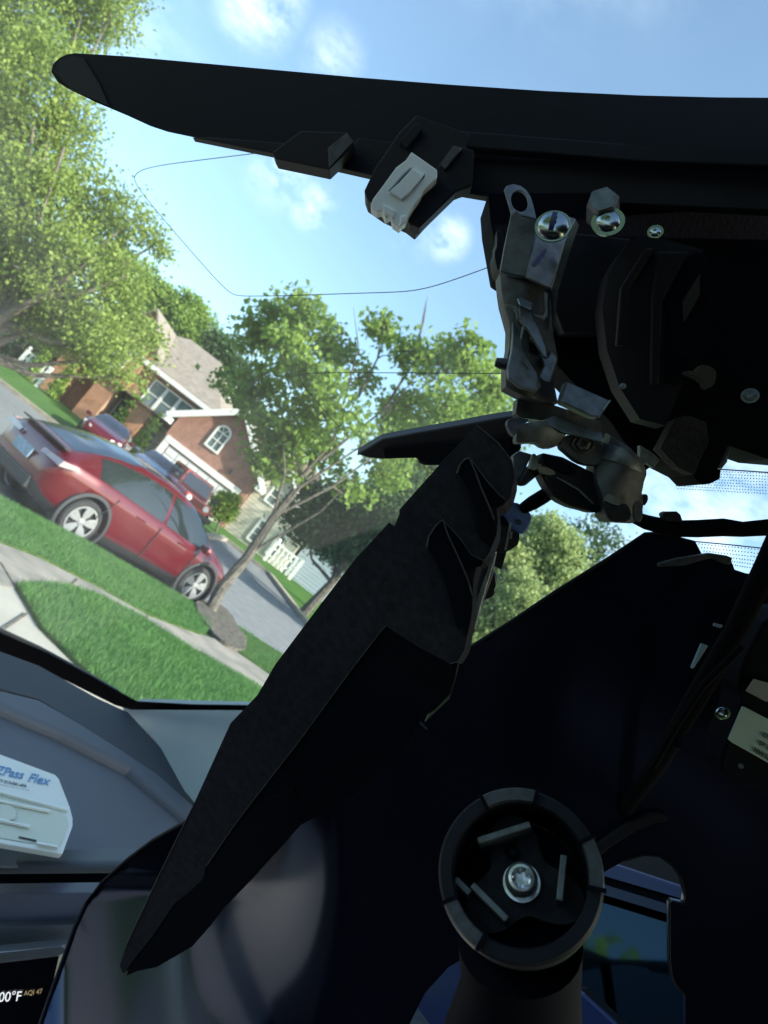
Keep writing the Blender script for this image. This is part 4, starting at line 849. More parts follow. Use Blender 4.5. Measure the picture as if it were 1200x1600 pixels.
slab('side_panel', [(870, 360), (985, 372), (1000, 400), (960, 440), (950, 520), (880, 520), (862, 470)], lambda x, y: hd_(x, y)-.010, .01, M['black'], Hs, bevel=.001)
slab('motor_case', [(985, 376), (1000, 369), (1040, 374), (1098, 390), (1095, 430), (1085, 520), (1066, 600), (1040, 665), (1000, 655), (968, 605), (948, 545), (941, 480), (950, 430), (966, 400)], lambda x, y: bx(x, y)+.0000006*(x-1035)**2, .012, M['black'], Hs, grid=25, smooth=True)
slab('case_band', [(1030, 392), (1078, 392), (1036, 470), (1030, 600), (1018, 600), (1020, 466)], lambda x, y: bx(x, y)-.0025, .003, M['dim'], Hs, bevel=.0008)
slab('case_band', [(1010, 386), (1024, 388), (984, 452), (975, 540), (963, 540), (970, 450)], lambda x, y: bx(x, y)-.0025, .003, M['black'], Hs, bevel=.0008)
slab('side_face', [(1082, 394), (1098, 394), (1112, 420), (1110, 540), (1062, 600), (1040, 600), (1042, 470)], lambda x, y: bx(x, y)-.001, .01, M['black2'], Hs, bevel=.0006)
slab('sticker', [(1094, 428), (1093, 462), (1069, 504), (1067, 471)], lambda x, y: bx(x, y)-.0025, .0008, pbr('grey_sticker', (.012, .014, .015), .6, noise=.2, nscale=60), Hs)
slab('cream_hook', smoothp([(1066, 579), (1088, 580), (1094, 570), (1104, 570), (1120, 577), (1119, 596), (1110, 607), (1102, 604), (1100, 594)], 1), .305, .005, pbr('dull_cream_plastic', (.016, .016, .012), .7), Hs, bevel=.001)
slab('brown_pad', [(1032, 700), (1056, 655), (1075, 648), (1104, 660), (1108, 690), (1094, 720), (1085, 742), (1060, 730)], .33, .01, M['tape'], Hs, bevel=.002, grid=20)
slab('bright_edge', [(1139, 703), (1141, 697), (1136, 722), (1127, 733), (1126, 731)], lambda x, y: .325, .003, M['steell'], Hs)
slab('white_lead', [(1000, 695), (1018, 706), (1032, 718), (1022, 731), (1012, 724), (1003, 728), (1000, 715)], .33, .004, M['steel'], Hs, bevel=.0005)
def screw(parent, px, py, rpx, d, mat, name='screw', washer=1.35, nut=None):
    c = Cc(px, py, d); r = rpx/FPX*d; ax = (EYE-c).normalized()+up*.6
    m_ = MB().lathe(c, ax, [(r*washer, -r*.12), (r*washer, 0), (r, .0), (r*.97, r*.10), (r*.8, r*.26), (r*.5, r*.36), (r*.22, r*.39), (r*.2, r*.30), (0, r*.30)], 28); o = m_.build(name, mat, parent, smooth=True)
    return c, ax.normalized(), r
c, ax, r = screw(Hs, 950, 346, 19, .305, M['chrome'])
MB().lathe(Cc(942, 330, .313), ax, [(0, .008), (.0055, .008), (.0065, .006), (.0068, -.004)], 6).build('nut', M['steel'], Hs)
screw(Hs, 1024, 362, 9, .31, M['chrome']); screw(Hs, 1172, 618, 10, .32, M['steel'])
screw(Hs, 973, 603, 4, .31, M['steel'])

# metal bracket
Bk = thing('metal_bracket', Cc(830, 450, .29), 'scratched steel mirror bracket with ring tab, chrome screw and blue paint mark', 'bracket')
bd = plane_d((800, 330, .290), (880, 330, .286), (820, 600, .30))
bo_ = lambda k_: (lambda x, y: bd(x, y)+k_)
el = lambda cx, cy, rx, ry, n=24, a=0: [(cx+rx*math.cos(t_*math.tau/n)*math.cos(a)-ry*math.sin(t_*math.tau/n)*math.sin(a), cy+rx*math.cos(t_*math.tau/n)*math.sin(a)+ry*math.sin(t_*math.tau/n)*math.cos(a)) for t_ in range(n)]
T_ = lambda cx, cy, kx, ky, d0: (lambda x, y: d0+(x-cx)*kx+(cy-y)*ky)
slab('ring_tab', [(788, 296), (791, 290), (802, 287), (814, 290), (822, 296), (829, 306), (833, 318), (837, 335), (838, 342), (826, 339), (814, 336), (806, 331), (800, 336), (796, 322)], T_(812, 312, .00008, .00012, .2885), .0016, M['steel'], Bk, holes=[el(812, 314, 13, 17, 20, -.35)], bevel=.0004)
slab('left_plate', [(799, 334), (806, 331), (840, 341), (836, 372), (830, 395), (822, 433), (781, 424), (788, 385)], lambda x, y: .2895+(838-x)*.00010+(433-y)*.00003, .002, M['steeld'], Bk, bevel=.0004)
slab('right_plate', [(840, 341), (866, 332), (900, 341), (890, 360), (883, 378), (872, 415), (859, 450), (822, 433), (830, 395), (836, 372)], T_(838, 433, .00016, .00010, .2890), .002, M['steel'], Bk, bevel=.0005)  # same bent plate as left_plate, its light put into a brighter metal
slab('side_flange', [(900, 343), (905, 352), (890, 395), (872, 455), (866, 520), (861, 452), (874, 415), (885, 378)], T_(880, 400, -.0002, 0, .2935), .002, M['steeld'], Bk, bevel=.0003)
slab('lower_body', [(781, 426), (822, 435), (859, 452), (862, 480), (864, 520), (872, 560), (866, 600), (872, 630), (845, 628), (812, 616), (790, 604), (790, 574), (796, 540), (797, 510), (786, 470), (783, 450)], lambda x, y: .2945+.0000022*(x-822)**2*1.5, .012, M['steeld'], Bk, bevel=.0015, grid=14, smooth=True)
slab('recess_rim', [(790, 474), (806, 478), (811, 484), (812, 500), (808, 500), (806, 487), (802, 482), (790, 479)], .2915, .001, M['steel'], Bk, bevel=.0003)
slab('recess_rim', [(850, 455), (856, 458), (856, 492), (850, 500), (834, 494), (834, 490), (848, 494), (852, 488)], .2915, .001, M['steel'], Bk, bevel=.0003)
slab('upper_hook', [(808, 466), (814, 464), (832, 473), (835, 477), (833, 483), (829, 483), (832, 494), (842, 515), (852, 540), (856, 560), (850, 556), (838, 536), (826, 516), (813, 500), (812, 486)], T_(820, 500, .0001, .0002, .2915), .003, M['steel'], Bk, bevel=.0004)
slab('hook_tip', [(808, 466), (814, 464), (832, 473), (830, 484), (812, 476)], T_(820, 474, .0001, .0003, .2905), .001, M['steell'], Bk, bevel=.0003)
slab('lower_hook', [(800, 505), (803, 501), (820, 508), (819, 514), (816, 530), (818, 548), (828, 566), (840, 584), (846, 604), (838, 612), (812, 604), (794, 590), (793, 575), (799, 550), (801, 525)], T_(815, 560, .00012, .00012, .2905), .004, M['steel'], Bk, bevel=.0006)
slab('hook_lip', [(816, 510), (820, 508), (819, 516), (815, 532), (813, 530)], .2895, .001, M['steell'], Bk, bevel=.0002)
slab('cast_pocket', [(809, 566), (816, 562), (824, 572), (836, 598), (836, 606), (814, 601), (800, 592), (806, 588), (816, 592)], .2895, .001, M['steeld'], Bk, bevel=.0003)
slab('light_gap', [(828, 527), (837, 518), (842, 530), (846, 538), (836, 536)], .2922, .0006, M['wtrim'], Bk)
slab('slot_shadow', [(826, 534), (836, 537), (846, 539), (846, 552), (838, 556), (828, 546)], .2920, .001, M['black2'], Bk)
slab('side_clip', [(846, 556), (856, 560), (862, 548), (870, 557), (866, 575), (858, 597), (848, 594), (844, 588), (851, 572)], T_(858, 570, .0001, .0002, .2925), .003, M['steel'], Bk, bevel=.0005)
slab('clip_lip', [(869, 558), (870, 561), (860, 596), (856, 596), (862, 578)], .2905, .001, M['steell'], Bk, bevel=.0002)
slab('wedge_block', [(876, 627), (885, 595), (955, 626), (937, 652), (925, 650)], T_(915, 625, .00004, .00018, .2885), .008, M['steel'], Bk, bevel=.0010, seg=3)
slab('wedge_lip', [(876, 627), (877, 624), (926, 647), (936, 648), (954, 624), (955, 626), (937, 652), (925, 650)], .2868, .001, M['steell'], Bk, bevel=.0002)
sp_ = MB().lathe(Cc(783, 568, .295), (Cc(800, 572, .295)-Cc(783, 568, .295)), [(0, -.0025), (.0017, -.0022), (.0022, 0), (.0022, .004)], 14); sp_.build('pin', M['steeld'], Bk, smooth=True)
slab('blue_mark', smoothp([(848, 392), (852, 387), (855, 390), (853, 396), (840, 414), (836, 417), (832, 413), (834, 408)], 1), lambda x, y: T_(838, 433, .00016, .00010, .2890)(x, y)-.0004, .0004, M['bluemark'], Bk)
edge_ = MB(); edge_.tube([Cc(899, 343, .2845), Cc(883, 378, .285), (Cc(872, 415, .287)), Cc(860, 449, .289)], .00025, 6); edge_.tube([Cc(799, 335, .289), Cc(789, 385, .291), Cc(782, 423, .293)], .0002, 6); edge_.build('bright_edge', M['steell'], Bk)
c, ax, r = screw(Bk, 864, 353, 25, .279, M['chrome'], washer=1.12)
st = MB(); x_ = rt; 
prev = []
for k_ in range(7):
    a = -1.0+k_*.33; prev.append(c + ax*(r*.57*math.cos(a*.95)+.0001) + (up*math.cos(.25)+rt*math.sin(.25))*(-math.sin(a))*r*.82*-1)
for a, b in zip(prev[:-1], prev[1:]): st.bar(a, b, r*.32, .0002, ax)
st.build('blue_stripe', M['bluemark'], Bk)
# hinged clamp below
J = thing('pivot_clamp', Cc(900, 720, .30), 'dark cast metal pivot clamp with hex bolt below the bracket', 'clamp')
slab('band', [(809, 622), (862, 632), (875, 636), (926, 652), (940, 660), (940, 676), (890, 662), (866, 650), (847, 657), (812, 652), (806, 645)], lambda x, y: .303+.0001*abs(x-840)*.5, .01, M['steeld'], J, bevel=.0012, grid=14, smooth=True)
slab('upper_lip', [(850, 656), (866, 649), (890, 660), (942, 676), (943, 692), (938, 690), (900, 680), (880, 676), (866, 668), (852, 664)], T_(900, 670, .00003, .00025, .2905), .004, M['steel'], J, bevel=.0007)
slab('top_plate', smoothp([(812, 664), (835, 657), (852, 658), (872, 668), (886, 678), (880, 684), (874, 692), (868, 699), (850, 699), (838, 690), (812, 692), (806, 690), (808, 675)], 1), lambda x, y: .2905+.0000055*(y-664)**2*(1 if y < 664 else .6)+.00005*abs(x-845), .008, M['steel'], J, grid=8, smooth=True, bevel=.0006)
slab('side_ear', smoothp([(791, 660), (797, 653), (812, 652), (830, 656), (816, 664), (808, 676), (803, 682), (796, 674)], 1), T_(805, 665, .0001, .0002, .292), .005, M['steeld'], J, bevel=.0008)
slab('bolt_plate', smoothp([(878, 684), (890, 678), (938, 690), (943, 700), (940, 727), (922, 728), (902, 722), (886, 708), (874, 698)], 1), .2945, .006, M['steeld'], J, bevel=.001)
slab('bolt_well', el(911, 694, 19, 15, 20), .2935, .002, M['steeld'], J, holes=[el(911, 694, 14, 11, 20)], bevel=.0006)
MB().lathe(Cc(911, 693, .2935), EYE-Cc(911, 692, .29), [(.0030, -.002), (.0030, .0002), (.0024, .0008), (.0014, .0008), (.0011, 0), (0, 0)], 6).build('hex_bolt', M['steel'], J)
slab('socket', [(838, 726), (847, 707), (880, 714), (930, 740), (950, 760), (940, 797), (932, 802), (915, 797), (895, 792), (880, 785), (865, 775), (852, 755)], .298, .014, M['black'], J, bevel=.0012, grid=20)
slab('socket_trough', smoothp([(850, 712), (866, 712), (900, 732), (902, 742), (880, 740), (854, 728)], 1), .2965, .002, M['black2'], J, bevel=.0005)
slab('socket_face', [(852, 744), (872, 742), (905, 762), (930, 790), (932, 799), (895, 790), (866, 772)], T_(890, 770, -.00005, -.0001, .296), .002, M['dim'], J, bevel=.0004)
slab('socket_rib', [(870, 744), (905, 764), (928, 786), (926, 788), (903, 766), (869, 746)], .2945, .0008, M['steel'], J)
slab('barrel', [(935, 715), (942, 690), (948, 678), (957, 682), (985, 700), (1002, 717), (1009, 735), (1006, 755), (1003, 770), (1005, 790), (1002, 812), (985, 818), (955, 816), (947, 806), (948, 795), (930, 742)], lambda x, y: .2895+.0000035*((x-972)*.86+(y-740)*.5)**2, .016, M['steeld'], J, grid=7, smooth=True)
slab('barrel_step', [(942, 692), (947, 676), (955, 681), (953, 688), (951, 694)], .2895, .002, M['steell'], J, bevel=.0003)
slab('barrel_band', [(934, 716), (943, 688), (972, 700), (998, 722), (1003, 738), (985, 732), (958, 720)], lambda x, y: .2885+.0000035*((x-972)*.86+(y-740)*.5)**2, .001, M['steel'], J, grid=7, smooth=True)
slab('barrel_window', [(946, 774), (953, 771), (972, 784), (968, 792), (942, 782)], .2880, .001, M['steel'], J, bevel=.0003)
slab('barrel_cap', smoothp([(944, 784), (965, 792), (978, 784), (988, 800), (985, 816), (958, 816), (948, 806)], 1), .2875, .003, M['black'], J, bevel=.001)
slab('side_tab', smoothp([(990, 786), (1002, 780), (1006, 806), (1000, 818), (990, 812)], 1), .2870, .002, M['steeld'], J, bevel=.0005)
slab('grey_lug', [(801, 712), (812, 704), (832, 710), (820, 735), (808, 757), (802, 750)], T_(815, 730, .0001, .0001, .304), .006, M['steel'], J, bevel=.0006)
slab('black_lug', [(826, 728), (838, 722), (846, 738), (820, 760), (808, 757)], .300, .006, M['black'], J, bevel=.001)
slab('brass_tip', [(832, 709), (836, 708), (848, 724), (844, 732), (836, 735), (826, 732)], T_(837, 720, 0, .0002, .299), .004, M['cream'], J, bevel=.0006)
slab('pale_pin', smoothp([(841, 730), (850, 728), (868, 736), (868, 742), (858, 744), (842, 738)], 1), .2955, .003, M['cream'], J, bevel=.0008)
# lower wing
Wg = thing('trim_wing', Cc(680, 700, .37), 'small black pointed trim wing in front of the trees behind the spear trim', 'trim')
slab('shell', [(557, 710), (597, 686), (650, 676), (720, 664), (780, 653), (810, 649), (815, 700), (800, 730), (730, 728), (664, 728), (654, 724), (652, 716), (600, 718), (578, 716)], plane_d((560, 700, .40), (800, 650, .34), (700, 730, .37)), .012, M['black'], Wg, off=fw*.012+up*.004, bevel=.001)
slab('inner_edge', [(600, 716), (597, 700), (720, 690), (800, 680), (800, 726), (666, 726), (656, 722), (654, 715)], lambda x, y: plane_d((560, 700, .40), (800, 650, .34), (700, 730, .37))(x, y)-.003, .003, M['black2'], Wg, bevel=.001)

# spear trim
Sp = thing('spear_trim', Cc(500, 1100, .34), 'long dusty black spear shaped trim piece with two curved fins pointing to the lower left', 'trim piece')
spd = plane_d((200, 1500, .40), (740, 690, .285), (700, 1030, .30))
top_o = [(187, 1508), (198, 1475), (240, 1385), (300, 1262), (360, 1130), (402, 1086), (430, 1038), (500, 945), (556, 872), (608, 816), (616, 822), (624, 803), (624, 796), (690, 722), (745, 665), (757, 674), (778, 692), (799, 719), (804, 735), (804, 752), (798, 775), (788, 788), (776, 795), (778, 812), (776, 835), (764, 866), (756, 876), (746, 880), (740, 905), (739, 930), (738, 958), (727, 1015), (716, 1034), (703, 1037), (655, 1012), (602, 978), (550, 1045), (470, 1155), (400, 1245), (377, 1275), (350, 1310), (322, 1352), (318, 1372), (295, 1395), (272, 1412), (240, 1460), (205, 1505), (192, 1522)]
slab('top_face', top_o, spd, .012, M['dusty'], Sp, off=fw*.012+rt*.003-up*.003, grid=45, bevel=.0008)
side_o = [(602, 980), (655, 1012), (703, 1037), (716, 1034), (712, 1060), (704, 1085), (680, 1110), (660, 1122), (640, 1165), (560, 1240), (470, 1290), (400, 1368), (350, 1420), (330, 1446), (300, 1480), (245, 1512), (215, 1518), (196, 1526), (205, 1505), (240, 1462), (272, 1414), (295, 1397), (319, 1374), (323, 1354), (351, 1312), (378, 1277), (401, 1247), (471, 1157), (551, 1047)]
slab('side_face', side_o, lambda x, y: spd(x, y)+.0005, .02, M['black2'], Sp, off=fw*.02, bevel=.0006)
slab('lower_step', [(318, 1356), (326, 1352), (400, 1255), (460, 1230), (470, 1290), (400, 1360), (350, 1418), (290, 1410), (275, 1412), (318, 1374)], lambda x, y: spd(x, y)+.0001, .008, M['black2'], Sp, bevel=.0006)
def fin(band, nm='fin', k=.007): slab(nm, band, lambda x, y: spd(x, y)-k, k+.002, M['black2'], Sp, bevel=.0005)
fin([(714, 739), (719, 726), (726, 718), (733, 715), (742, 735), (753, 765), (764, 790), (772, 812), (771, 838), (762, 850), (750, 833), (741, 799), (727, 762)])
fin([(736, 718), (745, 730), (758, 748), (781, 774), (790, 780), (786, 790), (772, 792), (764, 784), (754, 762), (744, 740)], 'fin_step', .004)
fin([(667, 855), (670, 838), (682, 820), (692, 812), (700, 836), (715, 868), (731, 905), (738, 930), (738, 955), (733, 978), (715, 985), (705, 950), (696, 914), (682, 881)])
fin([(694, 815), (705, 826), (720, 843), (737, 867), (756, 876), (753, 885), (732, 888), (718, 882), (708, 860), (700, 838)], 'fin_step', .004)
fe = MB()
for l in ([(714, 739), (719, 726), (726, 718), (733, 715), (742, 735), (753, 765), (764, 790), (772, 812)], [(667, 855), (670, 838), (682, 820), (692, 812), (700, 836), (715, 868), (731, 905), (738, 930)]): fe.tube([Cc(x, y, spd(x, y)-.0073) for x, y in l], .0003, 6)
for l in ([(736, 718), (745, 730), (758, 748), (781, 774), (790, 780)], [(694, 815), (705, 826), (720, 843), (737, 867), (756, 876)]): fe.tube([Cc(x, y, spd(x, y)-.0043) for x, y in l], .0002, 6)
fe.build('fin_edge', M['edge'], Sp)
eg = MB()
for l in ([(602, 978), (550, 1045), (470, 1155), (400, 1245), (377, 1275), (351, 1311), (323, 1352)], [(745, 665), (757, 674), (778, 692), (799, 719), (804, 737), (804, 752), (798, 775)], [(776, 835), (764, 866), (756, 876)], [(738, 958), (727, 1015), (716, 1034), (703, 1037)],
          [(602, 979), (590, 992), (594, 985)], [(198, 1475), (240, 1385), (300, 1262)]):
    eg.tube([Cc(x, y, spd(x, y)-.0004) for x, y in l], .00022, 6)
eg.build('pale_edge', M['edge'], Sp)  # thin paler tubes along the spear edges
slab('steel_web', [(748, 880), (776, 866), (770, 900), (752, 950), (741, 985), (739, 930)], .31, .002, M['steel'], Sp, bevel=.0003)
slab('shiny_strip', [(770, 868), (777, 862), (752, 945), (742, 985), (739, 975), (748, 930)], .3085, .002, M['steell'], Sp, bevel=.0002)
slab('steel_web', [(770, 805), (780, 790), (782, 815), (778, 835), (772, 822)], .31, .002, M['steel'], Sp)
slab('inner_shell', [(742, 985), (752, 905), (772, 895), (775, 915), (768, 932), (750, 938), (745, 960), (728, 1010)], .315, .006, M['black'], Sp, bevel=.0008)
# connectors behind the spear
Cn = thing('blue_connector', Cc(810, 815, .32), 'blue plug connector on a black wire hanging under the pivot clamp', 'connector')
slab('black_shell', smoothp([(775, 800), (790, 806), (800, 814), (812, 822), (812, 850), (800, 858), (785, 866), (772, 864), (766, 850)], 1), .325, .01, M['black'], Cn, bevel=.001)
slab('blue_body', smoothp([(782, 798), (790, 788), (804, 784), (818, 790), (832, 806), (828, 822), (818, 836), (808, 832), (800, 824), (796, 812)], 1), .318, .01, M['bluecon'], Cn, bevel=.0012, seg=3)
MB().lathe(Cc(810, 816, .3178), EYE-Cc(810, 816, .31), [(.0012, 0), (.0012, .0006), (.0008, .0006), (.0008, -.0003), (0, -.0003)], 16).build('latch_hole', M['ink'], Cn)
slab('contact', [(797, 815), (800, 818), (792, 858), (789, 860)], .3165, .001, M['steell'], Cn); slab('contact', [(797, 832), (801, 830), (800, 842), (796, 842)], .316, .001, M['steell'], Cn)
MB().tube([Cc(870, 762, .31), Cc(850, 775, .312), Cc(832, 786, .314), Cc(818, 794, .318)], [.0026, .003, .003, .0024], 10).build('wire', M['cable'], Cn, smooth=True)
Cg = thing('grey_connector', Cc(765, 905, .33), 'pale grey plug with a black cap below the blue connector, at the spear edge', 'connector')
slab('grey_body', [(757, 885), (762, 878), (778, 898), (774, 918), (768, 926), (752, 912)], .325, .008, pbr('grey_blue_plastic', (.1, .12, .18), .4), Cg, bevel=.001)
slab('black_cap', smoothp([(738, 930), (752, 905), (762, 920), (774, 922), (772, 932), (756, 938), (746, 950)], 1), .324, .008, M['black'], Cg, bevel=.0008)
slab('clear_sleeve', [(764, 866), (792, 862), (784, 890), (770, 884)], .33, .004, M['dim'], Cg, bevel=.0004)

# glossy shell
Gs = thing('mirror_shell', Cc(650, 1300, .42), 'large glossy black mirror back shell filling the lower right with a cut out opening', 'mirror shell')
def gsd(x, y):
    b = .44-.00007*(x-500)
    if x < 540:
        u_ = min(1, (540-x)/440); q_ = min(1, (540-x)/260); q_ = q_*q_*(3-2*q_); e_ = max(0, min(1, (y-1200)/200)); e_ = e_*e_*(3-2*e_)
        b += .05*u_**2 + .00042*max(0, 1640-y)*q_*e_
    return b+.00003*max(0, y-1300)*0
gs_o = [(55, 1625), (66, 1590), (80, 1550), (98, 1500), (116, 1450), (134, 1412), (158, 1380), (200, 1342), (240, 1312), (290, 1284), (340, 1262), (440, 1215), (560, 1130), (700, 1040), (724, 1018), (800, 970), (870, 923), (950, 873), (1008, 834), (1040, 833), (1086, 845), (1098, 868), (1112, 870), (1140, 870), (1148, 890), (1166, 896), (1260, 905), (1260, 1625), (1072, 1625), (1071, 1556), (1056, 1540), (1049, 1525), (1046, 1500), (1046, 1412), (1050, 1408), (1068, 1412), (1070, 1400), (1064, 1372), (1050, 1352), (1030, 1338), (1005, 1336), (975, 1345), (940, 1365), (900, 1440), (800, 1500), (740, 1488), (700, 1512), (664, 1552), (640, 1600), (636, 1625)]
slab('shell', gs_o, gsd, .004, M['gloss'], Gs, grid=11, smooth=True)
MB().tube([Cc(x, y, gsd(x, y)-.001) for x, y in gs_o[0:10]], .0013, 8).build('rim', M['dim'], Gs, smooth=True)  # grey tube added as the highlight line along the left edge
MB().tube([Cc(x, y, gsd(x, y)-.001) for x, y in gs_o[13:20]], .0010, 8).build('rim', M['dim'], Gs, smooth=True)
MB().tube([Cc(x, y, gsd(x, y)-.001) for x, y in gs_o[29:42]], .0006, 6).build('opening_edge', M['dim'], Gs, smooth=True)
slab('top_fold', [(1030, 880), (1060, 872), (1110, 864), (1136, 868), (1145, 872), (1140, 884), (1110, 872), (1070, 884), (1030, 886)], lambda x, y: gsd(x, y)-.008, .004, M['steeld'], Gs, bevel=.0005)
slab('ridge', smoothp([(900, 1345), (960, 1300), (1010, 1270), (1040, 1272), (1046, 1284), (1010, 1290), (960, 1320), (930, 1345)], 1), lambda x, y: gsd(x, y)-.004, .004, M['dim'], Gs, bevel=.002, seg=3)
slab('green_glint', [(718, 1036), (712, 1060), (702, 1092), (685, 1108), (664, 1128), (670, 1115), (692, 1094), (702, 1066), (708, 1040)], lambda x, y: gsd(x, y)-.04, .002, pbr('green_reflection', (.10, .13, .09), .3), Gs)  # green-yellow reflection line put on as a thin coloured strip
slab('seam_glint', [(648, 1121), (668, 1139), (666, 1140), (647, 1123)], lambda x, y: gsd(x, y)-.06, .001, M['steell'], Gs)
slab('reflection_line', [(514, 1252), (545, 1226), (572, 1204), (580, 1200), (570, 1210), (545, 1232)], lambda x, y: gsd(x, y)-.03, .001, pbr('olive_reflection', (.03, .028, .016), .5), Gs)  # faint reflection line painted as an olive strip
# mirror glass behind the opening
Mg = thing('mirror_glass', Cc(950, 1480, .52), 'dark blue framed mirror glass reflecting a tree and sky behind the shell opening', 'mirror')
cpt = Cc(980, 1450, .52); cin = ray(980, 1470).normalized(); RD = Vector((-.5, -.3, .56)).normalized(); nrm = (RD-cin).normalized()
def mgd(x, y): r_ = ray(x, y); return (cpt-EYE).dot(nrm)/r_.dot(nrm)
mgm = pbr('dark_mirror_glass', (.045, .08, .095), .04, metal=1, noise=.05, nscale=3); mbl = pbr('blue_lacquer', (.010, .020, .10), .25, noise=.2, nscale=10, coat=.5)
slab('glass', [(880, 1350), (1120, 1350), (1120, 1660), (580, 1660), (640, 1520), (760, 1460)], mgd, .003, mgm, Mg, off=-nrm*.003)
slab('blue_frame', [(900, 1352), (960, 1350), (1110, 1400), (1110, 1418), (930, 1366)], lambda x, y: mgd(x, y)-.008, .005, mbl, Mg, bevel=.002)
slab('trim_line', [(900, 1366), (930, 1368), (1110, 1422), (1110, 1430), (930, 1376)], lambda x, y: mgd(x, y)-.006, .003, M['black2'], Mg)
slab('inner_strip', [(900, 1376), (930, 1378), (1110, 1434), (1110, 1448), (930, 1394)], lambda x, y: mgd(x, y)-.006, .003, pbr('blue_grey_strip', (.03, .045, .085), .4), Mg)
slab('blue_frame', [(600, 1660), (640, 1560), (720, 1470), (770, 1490), (740, 1660)], lambda x, y: mgd(x, y)-.008, .005, mbl, Mg, bevel=.002)
slab('blue_frame', [(880, 1530), (915, 1555), (1030, 1660), (880, 1660)], lambda x, y: mgd(x, y)-.008, .005, mbl, Mg, bevel=.002)
slab('inner_strip', [(905, 1545), (918, 1545), (1045, 1660), (1025, 1660)], lambda x, y: mgd(x, y)-.006, .003, M['dim'], Mg)
slab('backing', [(900, 1325), (1120, 1330), (1120, 1402), (1040, 1375), (900, 1352)], lambda x, y: mgd(x, y)-.004, .003, pbr('olive_grey_backing', (.012, .014, .012), .7), Mg)
slab('silver_corner', [(630, 1630), (646, 1568), (690, 1630)], lambda x, y: mgd(x, y)-.012, .002, M['steel'], Mg)

# round ball mount
Rm = thing('round_mount', Cc(812, 1365, .25), 'round black mirror ball mount with notched rim and a silver star screw in its centre', 'mount')
c0 = Cc(812, 1362, .245); axr = ((EYE-c0).normalized()+up*.22-rt*.02).normalized(); s_ = .245/FPX
MB().lathe(c0, axr, [(104*s_, -.03), (104*s_, -.001), (107*s_, 0), (124*s_, 0), (128*s_, -.0015), (129*s_, -.006), (126*s_, -.02), (110*s_, -.036), (104*s_, -.036)], 72, close=True).build('ring', M['dim'], Rm, smooth=False, bevel=0)
x_ = axr.cross(Vector((.3, .2, .9))).normalized(); y_ = axr.cross(x_)
def dirang(px, py):   # angle in the lathe's own frame for an image direction
    v = Cc(px, py, .245)-c0; v -= axr*v.dot(axr); return math.atan2(v.dot(y_), v.dot(x_))
for (pa, pb) in (((758, 1245), (835, 1238)), ((918, 1310), (938, 1400)), ((698, 1412), (758, 1475))):
    a, b = dirang(*pa), dirang(*pb)
    if b < a: a, b = b, a
    if b-a > math.pi: a, b = b, a+math.tau
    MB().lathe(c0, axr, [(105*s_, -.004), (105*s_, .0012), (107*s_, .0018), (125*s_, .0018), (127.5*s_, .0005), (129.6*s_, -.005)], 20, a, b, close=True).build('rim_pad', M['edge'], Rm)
    for q_ in (a, b): 
        dv2 = x_*math.cos(q_)+y_*math.sin(q_); MB().bar(c0+dv2*103*s_+axr*.0012, c0+dv2*130.5*s_+axr*.0012, .0011, .0022, axr).build('rim_notch', M['black2'], Rm)
# base plate, three-lobed
cb_ = c0-axr*.016; pl = []
for k_ in range(60):
    a = k_*math.tau/60; lob = .5+.5*math.cos(3*(a-dirang(800, 1290))); rr = (52+54*lob**1.1)*s_; pl.append(cb_+(x_*math.cos(a)+y_*math.sin(a))*rr)
W, G = extrude(pl, [tuple(range(60))], -axr*.002); MB().add(W, G).build('base_plate', M['dusty'], Rm)
MB().lathe(c0-axr*.026, axr, [(0, 0), (104*s_, 0)], 40).build('bottom_wall', M['black2'], Rm)
for (pa, pb, h) in (((742, 1298), (828, 1270), .012), ((882, 1330), (874, 1410), .012), ((736, 1378), (793, 1440), .012), ((706, 1362), (732, 1390), .008)):
    va = Cc(*pa, .245)-c0; vb = Cc(*pb, .245)-c0; va -= axr*va.dot(axr); vb -= axr*vb.dot(axr)
    tb_ = MB(); n2 = (vb-va).cross(axr).normalized()*.0011; bot_ = -axr*.017; tp_ = -axr*(.016-h)
    tb_.add([c0+va+bot_-n2, c0+vb+bot_-n2, c0+vb+bot_+n2, c0+va+bot_+n2, c0+va+tp_-n2, c0+vb+tp_-n2, c0+vb+tp_+n2, c0+va+tp_+n2], [(0, 1, 2, 3), (7, 6, 5, 4), (0, 4, 5, 1), (1, 5, 6, 2), (2, 6, 7, 3), (3, 7, 4, 0)])
    tb_.build('spring_tab', M['steel'], Rm, bevel=.0004)
MB().lathe(Cc(800, 1330, .262), axr, [(.0025, 0), (.0025, .0006), (.0014, .0006), (.0014, -.002), (0, -.002)], 20).build('rivet_hole', M['black2'], Rm)
cs = Cc(815, 1378, .255); screwm = pbr('satin_zinc', (.55, .57, .58), .3, metal=.85, noise=.1, bump=.1)
sc = MB().lathe(cs, axr, [(30*s_, -.002), (31*s_, -.0012), (30*s_, -.0006), (26*s_, -.0006), (26*s_, .0045), (24*s_, .0068), (20*s_, .0078), (15.5*s_, .0080), (15*s_, .0076)], 40).build('star_screw', screwm, Rm, smooth=True)
sp6 = []; 
for k_ in range(48):
    a = k_*math.tau/48; rr = (12.2+2.4*math.cos(6*a))*s_; sp6.append((x_*math.cos(a)+y_*math.sin(a))*rr)
rim2 = [(x_*math.cos(k_*math.tau/48)+y_*math.sin(k_*math.tau/48))*15.2*s_ for k_ in range(48)]
v = [cs+axr*.0078+q_ for q_ in rim2]+[cs+axr*.0074+q_ for q_ in sp6]+[cs+axr*.003+q_*.9 for q_ in sp6]
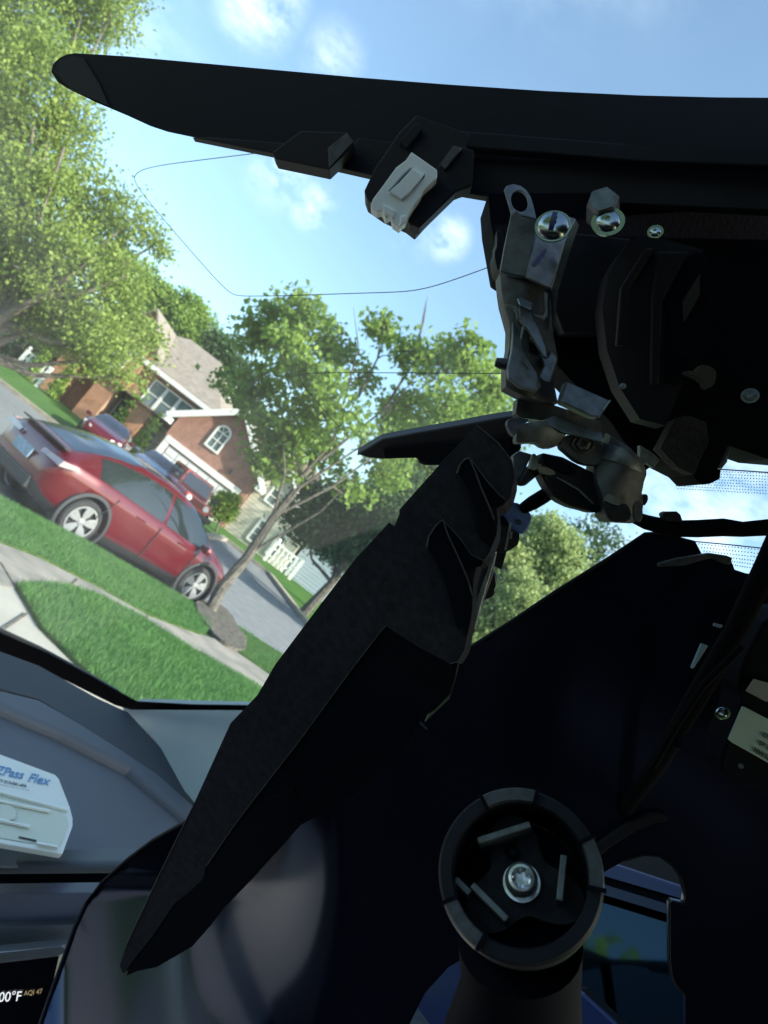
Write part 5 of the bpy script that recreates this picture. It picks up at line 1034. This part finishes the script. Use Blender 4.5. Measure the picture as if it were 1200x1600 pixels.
f = [(k_, (k_+1) % 48, 48+(k_+1) % 48, 48+k_) for k_ in range(48)]+[(48+k_, 48+(k_+1) % 48, 96+(k_+1) % 48, 96+k_) for k_ in range(48)]+[tuple(range(96, 144))]
mobj('star_recess', v, f, screwm, sc)
MB().tube([Cc(812, 1470, .262), Cc(814, 1540, .27), Cc(800, 1640, .28)], [.021, .0205, .026], 28).build('neck', M['black2'], Rm, smooth=True)

# cables and sticker box on the right
Ca = thing('cable_sleeve', Cc(1100, 830, .33), 'thick black taped cable sleeve running right across the white sky', 'cable')
pts = [(985, 806), (1010, 816), (1050, 826), (1090, 826), (1130, 824), (1160, 827), (1200, 824), (1260, 824)]
MB().tube([Cc(x, y, .33) for x, y in pts], [.0024, .0032, .0036, .0038, .0039, .0033, .0036, .0036], 12).build('sleeve', M['cable'], Ca, smooth=True)
slab('clip', [(1036, 802), (1042, 799), (1058, 799), (1064, 804), (1068, 816), (1040, 814)], .325, .006, M['dim'], Ca, bevel=.0006)
slab('seal_lip', [(1000, 735), (1010, 730), (1010, 742), (1004, 760)], .31, .004, M['black'], Ca)
slab('side_nub', smoothp([(1003, 772), (1012, 772), (1013, 782), (1006, 792)], 1), .31, .004, M['dim'], Ca)
Cb = thing('cable_strap', Cc(1100, 1080, .31), 'broad black cable band slanting down from the right edge to the round mount', 'cable')
MB().tube([Cc(1250, 770, .31), Cc(1200, 880, .312), Cc(1150, 985, .315), Cc(1085, 1095, .325), Cc(1030, 1190, .345), Cc(980, 1260, .40), Cc(950, 1300, .47)], [.0052, .0048, .0045, .0045, .0042, .004, .004], 14).build('sleeve', M['cable'], Cb, smooth=True)
MB().tube([Cc(1160, 1010, .305), Cc(1100, 1070, .31), Cc(1060, 1130, .318), Cc(1020, 1200, .32)], .0016, 8).build('thin_lead', M['cable'], Cb, smooth=True)
Cu = thing('control_unit', Cc(1170, 1150, .33), 'black electronic control unit with two white paper labels at the right edge', 'control unit')
slab('case', smoothp([(1125, 1180), (1160, 1100), (1150, 1060), (1172, 1010), (1200, 960), (1270, 940), (1270, 1300), (1200, 1240), (1130, 1215)], 1), .335, .02, M['black2'], Cu, bevel=.002)
l1 = slab('label', smoothp([(1160, 1104), (1166, 1106), (1262, 1156), (1262, 1227), (1142, 1159), (1138, 1155), (1140, 1150)], 0), .330, .0006, M['label'], Cu)
for s, x, y in (('OP', 1190, 1150), ('SP 1W', 1184, 1163), ('HW12PL7', 1176, 1174)):
    text('print', s, x, y, 7.5, R(29), .3297, M['ink'], l1, ex=.0002, bold=.01)
slab('label', [(1166, 1080), (1178, 1061), (1230, 1075), (1230, 1100), (1196, 1096)], .331, .0006, pbr('grey_label', (.16, .18, .19), .6), Cu)
screw(Cu, 1128, 1113, 9, .325, M['chrome']); screw(Cu, 1158, 1197, 4, .328, M['steel'], washer=1)
slab('blue_plug', smoothp([(1062, 1135), (1085, 1130), (1110, 1150), (1108, 1180), (1085, 1185), (1060, 1170)], 1), .33, .008, pbr('dim_blue_plastic', (.002, .005, .016), .8, spec=.05), Cu, bevel=.001)
Bc = thing('blue_clip', Cc(1092, 1024, .34), 'thin pale blue plastic sliver beside the cable band at right', 'clip')
slab('tongue', [(1097, 1006), (1107, 1009), (1083, 1046), (1081, 1044)], .34, .002, pbr('pale_blue_plastic', (.10, .18, .26), .4), Bc, bevel=.0003)
slab('tip', [(1117, 974), (1130, 977), (1126, 982), (1116, 979)], .34, .002, pbr('pale_blue_plastic_b', (.07, .13, .19), .4), Bc, bevel=.0003)
